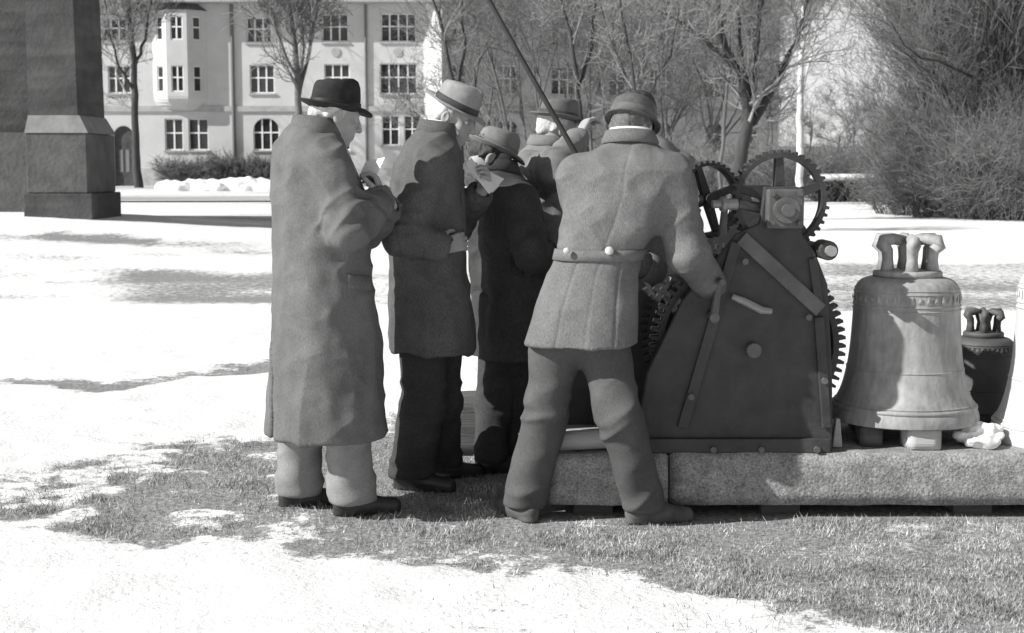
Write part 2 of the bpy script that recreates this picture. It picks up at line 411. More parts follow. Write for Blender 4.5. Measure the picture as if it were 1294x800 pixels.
def wall_mesh(u0, u1, z0, z1, ops, depth=0.28):
    """wall sheet in the local XZ plane (y grows into the house) with real openings and reveals"""
    mb = MB()
    us = sorted({u0, u1} | {o[0] for o in ops} | {o[1] for o in ops}); zs = sorted({z0, z1} | {o[2] for o in ops} | {o[3] for o in ops})
    for a, b in zip(us[:-1], us[1:]):
        for c, d in zip(zs[:-1], zs[1:]):
            m1, m2 = (a + b) / 2, (c + d) / 2
            if any(o[0] < m1 < o[1] and o[2] < m2 < o[3] for o in ops): continue
            mb.add([(a, 0, c), (b, 0, c), (b, 0, d), (a, 0, d)], [(0, 1, 2, 3)])
    for o in ops:
        a, b, c, d = o[:4]; e = depth
        mb.add([(a, 0, c), (b, 0, c), (b, 0, d), (a, 0, d), (a, e, c), (b, e, c), (b, e, d), (a, e, d)], [(0, 4, 5, 1), (1, 5, 6, 2), (2, 6, 7, 3), (3, 7, 4, 0)])
        if len(o) > 4 and o[4]:
            r = (b - a) / 2; cx = (a + b) / 2; cz = d - r; K = 8
            for sgn in (-1, 1):
                arc = [(cx + sgn * r * math.cos(t), cz + r * math.sin(t)) for t in np.linspace(0, math.pi / 2, K)]
                corner = (cx + sgn * r, d)
                for i in range(K - 1):
                    mb.add([(corner[0], 0.003, corner[1]), (arc[i][0], 0.003, arc[i][1]), (arc[i + 1][0], 0.003, arc[i + 1][1])], [(0, 1, 2)])
                    mb.add([(arc[i][0], 0.003, arc[i][1]), (arc[i + 1][0], 0.003, arc[i + 1][1]), (arc[i + 1][0], e, arc[i + 1][1]), (arc[i][0], e, arc[i][1])], [(0, 1, 2, 3)])
    return mb
def window(parent, u0, u1, z0, z1, cols, rows, arch=False, sill=True, xf=None, yb=0.16, transom=0.55):
    t = 0.075
    fr = MB(); W_, H_ = u1 - u0, z1 - z0
    e = 0.004
    fr.box(u0 + e, u0 + t, yb, yb + .07, z0 + e, z1 - e); fr.box(u1 - t, u1 - e, yb, yb + .07, z0 + e, z1 - e)
    fr.box(u0 + t, u1 - t, yb, yb + .07, z0 + e, z0 + t * 1.3); fr.box(u0 + t, u1 - t, yb, yb + .07, z1 - t, z1 - e)
    for i in range(1, cols):
        x = u0 + W_ * i / cols; fr.box(x - .055, x + .055, yb - .012, yb + .062, z0 + t, z1 - t)
    for j in range(1, rows):
        z = z0 + H_ * (transom if rows == 2 else j / rows); fr.box(u0 + t, u1 - t, yb - .006, yb + .066, z - .05, z + .05)
    gl = MB(); gl.add([(u0, yb + .05, z0), (u1, yb + .05, z0), (u1, yb + .05, z1), (u0, yb + .05, z1)], [(0, 1, 2, 3)])
    if xf is not None: fr.xf(xf); gl.xf(xf)
    f = fr.build('window', M_FRAME, parent); gl.build('pane', M_GLASS, f)
    if sill:
        s = MB(); s.box(u0 - .1, u1 + .1, -.12, .1, z0 - .12, z0 - .004)
        if xf is not None: s.xf(xf)
        s.build('sill', M_TRIM, f)
    return f

FY = 104.0
house = empty('apartment_building', (0, FY, 0))
def fz(py): return V(CX, py, FY)[2]
def fu(px, py=120): return V(px, py, FY)[0]
def op(px0, px1, py0, py1, arch=False): return (fu(px0), fu(px1), fz(py1), fz(py0), arch)
wins = [  # opening, columns, rows
    (op(137, 165, 83, 118), 3, 2), (op(316, 347, 82, 118), 3, 2), (op(410, 442, 81, 118), 3, 2), (op(480, 527, 80, 119), 4, 2),
    (op(132, 162, 22, 52), 3, 2), (op(313, 344, 22, 54), 3, 2), (op(408, 441, 18, 53), 3, 2), (op(482, 526, 17, 53), 4, 2),
    (op(207, 230, 150, 190), 2, 2), (op(237, 262, 150, 190), 2, 2), (op(319, 352, 149, 190, True), 3, 2), (op(410, 442, 149, 190, True), 3, 2),
    (op(482, 504, 146, 184), 2, 2), (op(510, 531, 146, 184), 2, 2),
    (op(60, 90, 83, 118), 3, 2), (op(60, 90, 150, 190), 2, 2), (op(60, 90, 22, 52), 3, 2)]
door = op(142, 167, 159, 236, True)
ztop = fz(-12); u_l, u_r = fu(20), fu(566)
ops = [w_[0] for w_ in wins] + [door]
wall_mesh(u_l, u_r, -0.3, ztop, ops).build('wall', M_REND, house, fixn=False)
for o, c, r in wins: window(house, o[0], o[1], o[2], o[3], c, r, o[4])
d = MB(); d.box(door[0], door[1], .2, .26, -0.2, door[3]); dd = d.build('door', M_DOOR, house)
d = MB(); d.box(door[0] + .35, door[0] + .6, .17, .199, 1.0, 2.6); d.box(door[0] + .8, door[0] + 1.05, .17, .199, 1.0, 2.6); d.build('door_panel', mat('door_panel_wood', 0.2, .7), dd)
b = MB(); b.box(u_l, u_r - 1.5, -.14, -.004, fz(141), fz(134)); b.build('string_course', M_TRIM, house)
b = MB(); b.box(u_l, door[0] - .12, -.08, -.004, -0.3, fz(213)); b.box(door[1] + .12, u_r - 1.5, -.08, -.004, -0.3, fz(213)); b.build('plinth', mat('plinth_stone', 0.42, .9, .25, 1.5), house)
b = MB(); b.box(u_l - .5, u_r + .4, -1.45, -.004, fz(5), fz(-3)); b.build('cornice', M_TRIM, house)
b = MB(); b.add([(u_l - .5, -1.6, fz(-3)), (u_r + .5, -1.6, fz(-3)), (u_r + .5, 6.5, fz(-3) + 6), (u_l - .5, 6.5, fz(-3) + 6), (u_l - .5, 14, fz(-3)), (u_r + .5, 14, fz(-3))], [(0, 1, 2, 3), (3, 2, 5, 4)]); b.build('roof', M_ROOF, house)
b = MB(); b.box(u_l, u_r - .05, .35, 13, -0.3, ztop - .4); b.build('house_body', M_REND, house)
for px in (295, 463):
    b = MB(); x = fu(px); b.tube([(x, -.12, 0), (x, -.12, fz(6))], .09 if px == 463 else 0.13, 8); b.build('drainpipe', mat('zinc_pipe', 0.16, .6), house)
for px in (425, 503):
    b = MB(); b.tube([(fu(px), -.06, fz(66)), (fu(px), -.003, fz(66))], .33, 16); b.build('medallion', M_TRIM, house)
# oriel: three faces
ou0, ou1, op_ = fu(194), fu(263), 1.05; oc0, oc1 = fu(216), fu(242); oz0, oz1 = fz(122), fz(14)
faces = [((ou0, -.0), (oc0, -op_)), ((oc0, -op_), (oc1, -op_)), ((oc1, -op_), (ou1, 0))]
for i, (A, B) in enumerate(faces):
    L_ = math.hypot(B[0] - A[0], B[1] - A[1]); an = math.atan2(B[1] - A[1], B[0] - A[0])
    M_ = Matrix.Translation((A[0], A[1], 0)) @ Matrix.Rotation(an, 4, 'Z')
    mrg = .3 if i == 1 else .48
    oo = [(mrg, L_ - mrg, fz(117), fz(84), False), (mrg, L_ - mrg, fz(52), fz(22), False)]
    wall_mesh(0, L_, oz0, oz1, oo, .14).xf(M_).build('oriel_wall', M_REND, house, fixn=False)
    for o in oo: window(house, o[0], o[1], o[2], o[3], 2 if i == 1 else 1, 2, False, False, M_, yb=.07)
K = 5
b = MB(); rows = []
for k in range(K + 1):
    q = math.cos(k / K * math.pi / 2) ** 0.8 if k < K else 0.0
    rows.append([(ou0 + .8 * (1 - q), 0), (oc0 + .5 * (1 - q), -op_ * q), (oc1 - .5 * (1 - q), -op_ * q), (ou1 - .8 * (1 - q), 0)])
zz = [oz0 - (oz0 - fz(141)) * k / K for k in range(K + 1)]
for k in range(K):
    for j in range(3):
        b.add([(*rows[k][j], zz[k]), (*rows[k][j + 1], zz[k]), (*rows[k + 1][j + 1], zz[k + 1]), (*rows[k + 1][j], zz[k + 1])], [(0, 1, 2, 3)])
b.build('oriel_base', M_REND, house)
b = MB(); b.add([(ou0 - .1, 0, oz1), (oc0, -op_ - .12, oz1), (oc1, -op_ - .12, oz1), (ou1 + .1, 0, oz1), (oc0, 0, oz1 + .9), (oc1, 0, oz1 + .9)], [(0, 1, 4), (1, 2, 5, 4), (2, 3, 5), (0, 3, 2, 1)]); b.build('oriel_roof', M_ROOF, house)
# corner pier: oblique face turned to the sun, whitened to look sunlit
b = MB(); x0, x1 = fu(536), fu(560)
zt_ = fz(8)
b.add([(x0, -.01, -.3), (x1, -1.9, -.3), (x1 + .05, -.01, -.3), (x0, -.01, zt_ + .5), (x1, -1.9, zt_ - .9), (x1 + .05, -.01, zt_ + .5)], [(0, 1, 4, 3), (1, 2, 5, 4), (3, 4, 5), (2, 0, 3, 5)]); b.build('corner_pier', M_WHITE, house)
tag(house, 'pale rendered apartment building with an oriel, white window frames and arched door', 'building')

# the wing running off to the right behind the trees
wy = R(20); wing = empty('apartment_wing', (fu(566), FY + .6, 0), wy)
Uw = np.array([math.cos(wy), math.sin(wy), 0]); Nw = np.array([math.sin(wy), -math.cos(wy), 0]); Ow = np.array([fu(566), FY + .6, 0])
def wu(px, py=100):
    dr = ray(px, py); t = ((Ow - np.array([0, 0, CAMZ])) @ Nw) / (dr @ Nw); P = np.array([0, 0, CAMZ]) + dr * t
    return (P - Ow) @ Uw
wl = wu(985)
wins2 = []
for px0, px1, c in ((571, 590, 2), (628, 655, 3), (697, 729, 3), (770, 792, 2), (822, 853, 3), (893, 915, 2), (940, 960, 2)):
    for q0, q1 in ((80, 117), (18, 53), (150, 188)):
        wins2.append(((wu(px0), wu(px1), fz(q1), fz(q0), q0 == 150), c))
wall_mesh(0, wl, -0.3, ztop - .6, [w_[0] for w_ in wins2]).build('wall', M_REND2, wing, fixn=False)
for o, c in wins2: window(wing, o[0], o[1], o[2], o[3], c, 2, o[4])
b = MB(); b.box(0, wl, -.14, -.004, fz(143), fz(134)); b.build('string_course', M_TRIM, wing)
b = MB(); b.box(0, wl, -.1, -.004, -.3, fz(210)); b.build('plinth', MATS['plinth_stone'], wing)
b = MB(); b.box(0, wl + .3, -1.0, -.004, fz(2), fz(-3)); b.build('cornice', M_TRIM, wing)
b = MB(); b.add([(0, -1.1, fz(-3)), (wl + .5, -1.1, fz(-3)), (wl + .5, 6.5, fz(-3) + 5.5), (0, 6.5, fz(-3) + 5.5), (0, 13, fz(-3)), (wl + .5, 13, fz(-3))], [(0, 1, 2, 3), (3, 2, 5, 4)]); b.build('roof', M_ROOF, wing)
b = MB(); b.box(.1, wl - .01, .35, 12, -0.3, ztop - .7); b.build('house_body', M_REND2, wing)
tag(wing, 'grey apartment wing angled away behind the bare park trees', 'building')

# small distant house with a snowy roof
hx = V(940, 200, 150)
hs = empty('distant_house', (hx[0] + 6, 152, 0))
b = MB(); b.box(-9, 9, 0, 8, -.3, 3.6); b.build('wall', M_REND, hs)
b = MB(); b.add([(-9.6, -.6, 3.5), (9.6, -.6, 3.5), (9.6, 4, 7.6), (-9.6, 4, 7.6), (-9.6, 8.6, 3.5), (9.6, 8.6, 3.5)], [(0, 1, 2, 3), (3, 2, 5, 4)]); b.build('roof', mat('snowy_roof', 0.45, .9, .5, .5), hs)
for x in (-6.5, -3, .5, 4, 7):
    f_ = MB(); f_.box(x - .55, x + .55, -.06, -.003, 1.1, 2.6); f_ = f_.build('window', M_FRAME, hs); g_ = MB(); g_.box(x - .42, x + .42, -.09, -.062, 1.22, 2.48); g_.build('pane', M_GLASS, f_)
tag(hs, 'small far house with a snowy roof showing between the park trees', 'house')

# ================================================================== church corner (polygonal end with a buttress)
M_CH = mat('sooty_sandstone', 0.07, 0.92, 0.30, 1.6, bump=0.015, bscale=14, detail=9, fine=0.22, fscale=1.0, fstretch=(0.6, 0.6, 5))
M_CH2 = mat('sooty_plinth_stone', 0.10, 0.92, 0.30, 2.2, bump=0.02, bscale=12, detail=9)
church = empty('church', (V(70, 270, 28)[0], 28, 0))
c0 = church.location
def cxp(px, Y): return V(px, 150, Y)[0] - c0[0]
b = MB()
foot = [(-22, 1.35), (cxp(60, 29.3), 1.35), (cxp(60, 29.3) - 2.8, 8), (-26, 8)]
n_ = 4; zt = 9
b.add([(x, y, -1) for x, y in foot] + [(x, y, zt) for x, y in foot], [(i, (i + 1) % 4, 4 + (i + 1) % 4, 4 + i) for i in range(4)] + [(4, 5, 6, 7)])
b.build('wall', M_CH, church)
b = MB(); b.box(-21, cxp(40, 29), 1.05, 1.345, -1, 2.1); b.build('wall_plinth', M_CH2, church)
bl, br = cxp(36, 27.6), cxp(98, 27.6)
zs_, zs2 = V(90, 147, 27.6)[2], V(90, 168, 27.4)[2]
b = MB()   # slightly tapering shaft with coursed stone
b.add([(bl, -.4, zs_), (br, -.4, zs_), (br + .02, 1.36, zs_), (bl, 1.36, zs_), (bl + .02, -.33, 9), (br - .08, -.33, 9), (br - .06, 1.36, 9), (bl, 1.36, 9)],
      [(0, 1, 5, 4), (1, 2, 6, 5), (2, 3, 7, 6), (3, 0, 4, 7), (4, 5, 6, 7)])
bt = b.build('buttress', M_CH, church)
b = MB(); pl, pr = bl - .02, cxp(111, 27.4)
b.add([(pl, -.62, zs2), (pr, -.62, zs2), (pr, 1.34, zs2), (pl, 1.34, zs2), (bl, -.42, zs_ + .02), (br + .04, -.42, zs_ + .02), (br + .05, 1.34, zs_ + .02), (bl, 1.34, zs_ + .02)],
      [(0, 1, 5, 4), (1, 2, 6, 5), (2, 3, 7, 6), (3, 0, 4, 7), (0, 3, 2, 1)])
b.build('weathering', mat('weathered_ledge', 0.2, .9, .25, 3, bump=.01), bt)
b = MB(); b.box(pl + .01, pr - .04, -.6, 1.33, .9, zs2 - .003, .004); b.build('plinth', M_CH2, bt, bevel=.02)
b = MB(); b.box(pl - .04, pr + .06, -.68, 1.335, -1, .897); b.build('base_course', M_CH, bt, bevel=.02)
tag(church, 'dark sooty stone church corner with a stepped buttress rising from the snow', 'church')

# ================================================================== trees and shrubs (bare, late winter)
M_BARK = mat('grey_bark', 0.13, .95, .4, 6, bump=.02, stretch=(1, 1, .25))
M_BARKD = mat('dark_bark', 0.06, .95, .4, 6, bump=.02, stretch=(1, 1, .25))
M_TWIG = mat('winter_twigs', 0.24, .95, .45, 1.2)
M_TWIGD = mat('dark_winter_twigs', 0.19, .95, .5, 1.0)
M_BIRCH = mat('birch_bark', 0.62, .9, .3, 5, stretch=(1, 1, 1.6))
def unit(a): return a / (np.linalg.norm(a, axis=-1, keepdims=True) + 1e-9)
def grow(T, W, P, D, L, r, lev, maxlev, spread=.6, up=.25, rmin=.006, nch=(5, 5, 6, 5, 4)):
    """all branches of one level at once: P, D (N,3); L, r (N,)"""
    P = np.atleast_2d(np.asarray(P, float)); D = unit(np.atleast_2d(np.asarray(D, float))); L = np.broadcast_to(np.asarray(L, float), (len(P),)); r = np.broadcast_to(np.asarray(r, float), (len(P),))
    while True:
        N = len(P); k = 5 if lev < 2 else 4
        pts = [P]; dirs = [D]; d = D
        for i in range(k):
            d = unit(d + RNG.normal(0, .12 + .05 * lev, (N, 3)) + np.array([0, 0, up * .3])); pts.append(pts[-1] + d * (L / k)[:, None]); dirs.append(d)
        pts = np.stack(pts, 1); dirs = np.stack(dirs, 1)
        rad = np.maximum(rmin, r[:, None] * (1 - .6 * np.arange(k + 1) / k)[None])
        (T if lev < 2 else W).tubes(pts, rad, 6 if lev == 0 else (5 if lev == 1 else 3))
        if lev >= maxlev: return
        c = nch[lev]; t = RNG.uniform(.22, 1.0, (N, c)); t[:, 0] = 1.0; i = np.minimum((t * k).astype(int), k - 1); fr = t * k - i; ar = np.arange(N)[:, None]
        P2 = pts[ar, i] * (1 - fr)[..., None] + pts[ar, i + 1] * fr[..., None]; D2 = unit(dirs[ar, i + 1] + RNG.normal(0, spread, (N, c, 3)))
        D2[..., 2] = np.where(D2[..., 2] < -.2, D2[..., 2] * -.4, D2[..., 2])
        L2 = L[:, None] * RNG.uniform(.45, .75, (N, c)); r2 = np.maximum(rmin, rad[ar, i] * .6)
        P, D, L, r = P2.reshape(-1, 3), unit(D2.reshape(-1, 3)), L2.ravel(), r2.ravel(); lev += 1
def finish_tree(name, T, W, base, label, cat, group, mt, mw):
    o = empty(name, tuple(base)); T.build('trunk', mt, o, base, True)
    if W.n: W.build('crown', mw, o, base)
    return tag(o, label, cat, group)
def tree(x, y, H, r, label, group=None, maxlev=4, spread=.55, mt=None, mw=None, name='bare_tree', stems=1, tilt=.05, rmin=.008, cat='tree', up=.25, nch=(5, 5, 6, 5, 4)):
    T, W = TB(), TB(); z = gh(x, y) - .1
    for s in range(stems):
        d0 = nrm(np.array([RNG.normal(0, tilt), RNG.normal(0, tilt), 1.0])); p = np.array([x + RNG.normal(0, .12) * (stems > 1), y + RNG.normal(0, .12) * (stems > 1), z])
        grow(T, W, p, d0, H * RNG.uniform(.5, .7), r, 0, maxlev, spread, up, rmin, nch)
    return finish_tree(name, T, W, (x, y, z), label, cat, group, mt or M_BARK, mw or M_TWIG)
def limbs_tree(limbs, Y, label, group=None, mt=None, mw=None, name='bare_tree', twigs=14, tl=1.6, rmin=.008, lev0=2, maxlev=4, base=None):
    """limbs: list of [(px, py, dY, radius_px), ...]; the first limb starts on the ground"""
    T, W = TB(), TB(); sc_ = Y / FPX
    for li, lb in enumerate(limbs):
        pts = [V(a, b_, Y + dy) for a, b_, dy, _ in lb]; rad = [q * sc_ for *_, q in lb]
        dense = []; dr = []
        for i in range(len(pts) - 1):
            for t in np.linspace(0, 1, 4, endpoint=False): dense.append(pts[i] * (1 - t) + pts[i + 1] * t + RNG.normal(0, .014 * Y / 30, 3) * (t > 0)); dr.append(rad[i] * (1 - t) + rad[i + 1] * t)
        dense.append(pts[-1]); dr.append(rad[-1]); dense = np.array(dense); dr = np.array(dr); T.tubes(dense[None], dr[None], 8)
        i = RNG.integers(len(dense) // 3, len(dense) - 1, twigs); nd = unit(unit(dense[i + 1] - dense[i]) + RNG.normal(0, .55, (twigs, 3)) + np.array([0, 0, .25]))
        grow(T, W, dense[i], nd, tl * RNG.uniform(.5, 1.2, twigs), np.maximum(rmin, dr[i] * .4), lev0, maxlev, .5, .25, rmin)
        if li == 0: b0 = np.array(pts[0])
    return finish_tree(name, T, W, tuple(b0), label, 'tree', group, mt or M_BARK, mw or M_TWIG)

limbs_tree([[(176, 239, 0, 6), (172, 190, 0, 4.6), (171, 120, 0, 4.2), (168, 60, 0, 3.4), (163, 10, 0, 2.6), (160, -60, 0, 1.6)],
            [(170, 85, 0, 2.4), (184, 50, .5, 1.8), (190, 10, 1, 1.4), (196, -40, 1, .8)], [(169, 115, 0, 2.2), (150, 85, -1, 1.6), (138, 40, -1, 1.2), (128, -20, -1, .7)]],
           96, 'slender bare tree standing beside the arched door of the pale building', 'street trees by the apartment building', twigs=18, tl=3.2, rmin=.018, mt=M_BARKD)
limbs_tree([[(379, 246, 0, 5), (378, 150, 0, 4.2), (376, 100, 0, 4), (373, 60, 0, 3.4), (366, 10, 0, 2.5), (356, -50, 0, 1.4)],
            [(378, 120, 0, 2.6), (390, 70, 1, 2.2), (399, 20, 1, 1.7), (404, -40, 1, 1)], [(376, 100, 0, 2), (356, 55, -1, 1.5), (340, 10, -1, 1.1), (330, -30, -1, .7)],
            [(379, 110, 0, 2.2), (384, 60, 1, 1.7), (380, 10, 1.5, 1.3), (392, -40, 1, .7)]],
           76, 'bare tree with forked grey stems rising behind the dark fedora', None, twigs=16, tl=2.6, rmin=.015)
limbs_tree([[(930, 262, 0, 9), (934, 215, 0, 8.5), (940, 180, 0, 8), (946, 150, 0, 7.2), (938, 95, 0, 5.6), (917, 62, 0, 4.6), (907, 20, 0, 3.5), (908, -40, 0, 2)],
            [(940, 175, 0, 6.5), (962, 138, .3, 5.5), (985, 96, .5, 4.8), (1006, 56, .8, 3.6), (1018, 15, 1, 2.4), (1030, -40, 1, 1.2)],
            [(944, 100, 0, 4), (915, 72, -.5, 3.3), (885, 45, -1, 2.8), (855, 26, -1, 1.9), (832, 12, -1.2, 1)],
            [(950, 140, 0, 3.6), (955, 80, .5, 2.7), (960, 20, .6, 2), (972, -40, .6, 1.2)], [(948, 120, 0, 3), (936, 60, .5, 2.2), (931, 0, .6, 1.6), (926, -50, .6, 1)]],
           38, 'big forked bare tree rising behind the toothed winch gear', None, twigs=16, tl=1.5, rmin=.007, mt=M_BARKD)
limbs_tree([[(812, 290, 0, 3), (808, 200, 0, 2.6), (803, 130, 0, 2.4), (797, 70, 0, 2), (786, 20, 0, 1.5), (780, -40, 0, .9)], [(808, 150, 0, 1.8), (790, 95, .3, 1.4), (768, 40, .5, 1.1), (752, -30, .5, .7)], [(806, 140, 0, 1.8), (826, 108, 0, 1.4), (848, 70, .3, 1.1), (858, 10, .3, .8)]],
           30, 'thin young tree with V-shaped stems behind the flat cap', None, twigs=10, tl=1.0, rmin=.006, mt=M_BARKD)
limbs_tree([[(908, 250, 0, 2.6), (913, 190, 0, 2.4), (918, 120, 0, 2), (922, 60, 0, 1.6), (924, 0, 0, 1), (925, -40, 0, .6)], [(914, 170, 0, 1.5), (930, 140, .2, 1.2), (936, 110, .2, .9)]],
           46, 'spindly sapling just beside the fork of the big bare tree', None, twigs=9, tl=1.2, rmin=.008)
limbs_tree([[(755, 270, 0, 5), (735, 160, 0, 4), (728, 100, 0, 3.5), (722, 50, 0, 3), (712, 10, 0, 2.2), (700, -50, 0, 1.3)], [(730, 110, 0, 2.5), (748, 60, .5, 2), (752, 0, .5, 1.4), (757, -40, .5, .9)]],
           55, 'bare tree with a dark stem behind the raised hand', None, twigs=14, tl=2.0, rmin=.010, mt=M_BARKD)
limbs_tree([[(585, 262, 0, 4), (580, 150, 0, 3.2), (570, 95, 0, 2.8), (560, 40, 0, 2.2), (547, 0, 0, 1.6), (540, -40, 0, 1)], [(578, 120, 0, 2), (588, 60, .5, 1.6), (584, 0, .5, 1.2), (580, -40, 0.5, .8)]],
           62, 'bare tree with thin crossing stems above the pale grey fedora', None, twigs=12, tl=2.0, rmin=.011, mt=M_BARKD)
limbs_tree([[(1012, 256, 0, 5), (1012, 200, 0, 4.8), (1010, 150, 0, 4.4), (1012, 90, 0, 3.6), (1014, 40, 0, 2.6), (1017, -20, 0, 1.6), (1018, -50, 0, 1)], [(1011, 120, 0, 2), (1026, 70, 0, 1.6), (1034, 20, 0, 1), (1040, -30, 0, .6)]],
           54, 'white-barked birch just right of the big forked tree', None, mt=M_BIRCH, name='birch_tree', twigs=8, tl=1.8, rmin=.009)
# park trees in front of the grey wing
for i, (px, Y, H, lab) in enumerate([(640, 84, 13, 'above the bowed man in a dark coat'), (682, 70, 11, 'left of the raised hand'), (770, 86, 14, 'above the raised hand'),
                                   (845, 72, 12, 'right of the flat cap'), (880, 90, 13, 'left of the big forked tree'), (612, 92, 13, 'beside the bright corner pier'), (968, 96, 13, 'at the far end of the grey wing'), (600, 76, 12, 'nearest its sunlit corner'), (660, 96, 14, 'close to its wall'), (710, 92, 13, 'behind the raised hand'), (800, 80, 12, 'straight above the flat cap'), (822, 95, 14, 'close to its round-topped windows'), (905, 82, 12, 'beside the spindly sapling'), (745, 66, 9, 'slighter than its neighbours')]):
    q = V(px, 210, Y); tree(q[0], Y, H, .13 * H / 12, 'tall bare tree before the grey wing, ' + lab, 'park trees by the wing', 4, .55, rmin=.009, mw=M_TWIGD, nch=(6, 6, 7, 6, 4))
# far trees at the right, pale against the sky
for i, (px, Y, H) in enumerate([(1045, 120, 8), (1085, 135, 9), (1130, 112, 9), (1010, 140, 9), (1165, 100, 13)]):
    q = V(px, 210, Y); tree(q[0], Y, H, .14, 'far bare tree standing beyond the snow-topped hedge', 'far trees beyond the hedge', 4, .6, rmin=.009, mw=M_TWIGD, nch=(5, 5, 6, 5, 4))
# the thicket on the right
for i, (px, Y, H, r, lv) in enumerate([(1150, 50, 3.6, .05, 4), (1186, 47, 7.0, .08, 4), (1214, 44, 9, .10, 4), (1243, 42, 9.5, .11, 4), (1282, 43, 10, .12, 4), (1325, 45, 10, .12, 4), (1225, 52, 10, .1, 4), (1270, 55, 11, .1, 4), (1120, 62, 3.4, .05, 4)]):
    q = V(px, 210, Y); tree(q[0], Y, H, r, 'bare many-stemmed tree of the dense thicket beside the snowy lawn', 'thicket trees', lv, .42, rmin=.0055, nch=(6, 6, 7, 6, 4), up=.5, mt=M_BARKD, mw=M_TWIGD, name='thicket_tree', stems=5, tilt=.16)
def shrub(x, y, H, W_, label, group, m, n=16, name='bare_shrub', rmin=.006):
    Wm = TB(); z = gh(x, y) - .05
    a = RNG.uniform(0, 2 * math.pi, n); rr = W_ * .3 * np.sqrt(RNG.uniform(0, 1, n)); p = np.stack([x + rr * np.cos(a), y + rr * np.sin(a), np.full(n, z)], 1)
    grow(Wm, Wm, p, np.stack([np.cos(a) * .45, np.sin(a) * .45, np.ones(n)], 1), H * RNG.uniform(.45, .8, n), .014, 2, 4, .5, .2, rmin)
    o = Wm.build(name, m, None, (x, y, z)); o.location = (x, y, z)
    return tag(o, label, 'shrub', group)
for px, Y, H in ((1128, 43.5, 1.6), (1150, 42, 1.9), (1175, 40.5, 2.1), (1200, 40, 2.4), (1226, 39, 2.4), (1252, 38.5, 2.5), (1278, 38, 2.6), (1305, 38, 2.6), (1190, 43, 3.2), (1240, 42, 3.4), (1285, 41, 3.6)):
    q = V(px, 240, Y); shrub(q[0], Y, H, 1.6, 'bare twiggy shrub along the foot of the thicket', 'shrubs along the thicket', M_TWIGD, 70, rmin=.0045)
for px, H in ((222, 1.8), (250, 1.7), (272, 2.0), (292, 2.0), (313, 1.8), (333, 1.9), (358, 1.9)):
    q = V(px, 233, 101); shrub(q[0], 101.2, H, 1.7, 'dark bare shrub in front of the pale building wall', 'shrubs before the building', M_TWIGD, 60, rmin=.013)
# scrub in the middle distance behind the men
for px, Y, H in ((880, 60, 2.4), (905, 58, 2.0), (960, 64, 2.6), (985, 60, 2.2), (1020, 66, 2.4), (850, 66, 2.4), (700, 72, 2.5), (660, 70, 2.4), (620, 72, 2.4), (1050, 70, 2.6), (1085, 74, 2.8), (1120, 72, 2.8), (1155, 68, 3.0), (820, 70, 2.5), (780, 72, 2.6)):
    q = V(px, 235, Y); shrub(q[0], Y, H, 2.4, 'pale bare scrub bush standing in the park before the buildings', 'scrub bushes in the park', M_TWIG, 40, rmin=.007)
# clipped hedge with snow lying on it
hq0, hq1 = V(1028, 240, 58)[0], V(1172, 240, 58)[0]
hedge = empty('hedge', ((hq0 + hq1) / 2, 58, 0)); hw = (hq1 - hq0) / 2
Wm = MB()
for k in range(1500):
    p = np.array([RNG.uniform(-hw, hw), RNG.uniform(-.4, .4), -.05 + RNG.uniform(0, .5)]); d_ = nrm(RNG.normal(0, .5, 3) + np.array([0, 0, .9])); Lh = RNG.uniform(.3, .7)
    e_ = p + d_ * Lh; e_[2] = min(e_[2], .98); Wm.tube([p, e_], [.02, .012], 3, cap=False)
Wm.build('foliage', mat('hedge_twigs', .075, .95, .5, 1.5), hedge, fixn=False)
s = SDF(.09)
for k in range(40):
    x = -hw + 2 * hw * (k + .5) / 40; s.ell((x, RNG.normal(0, .05), .97 + RNG.normal(0, .025)), (.22, .5, .11), k=.1)
M_SNOW = mat('snow', .84, .8, .05, 3, bump=.02)
sdfobj(s, 'snow_cap', M_SNOW, hedge)
tag(hedge, 'low clipped hedge with a line of snow lying on top', 'hedge')
# snow heaps by the road before the building
for px, wd in ((243, 1.9), (285, 2.4), (322, 2.3)):
    q = V(px, 240, 84); s = SDF(.12)
    for k in range(9): s.ell((q[0] + RNG.uniform(-wd, wd) * .8, 84 + RNG.uniform(-.5, .5), .1), (wd * .45, .8, RNG.uniform(.3, .62)), k=.2)
    o = sdfobj(s, 'snow_heap', M_SNOW, None, (q[0], 84, 0), lambda v: .16 * vnoise(v * 1.7) + .09 * vnoise(v * 4)); o.location = (q[0], 84, 0)
    tag(o, 'heap of cleared snow beside the road below the dark shrubs', 'snow heap', 'snow heaps by the road')

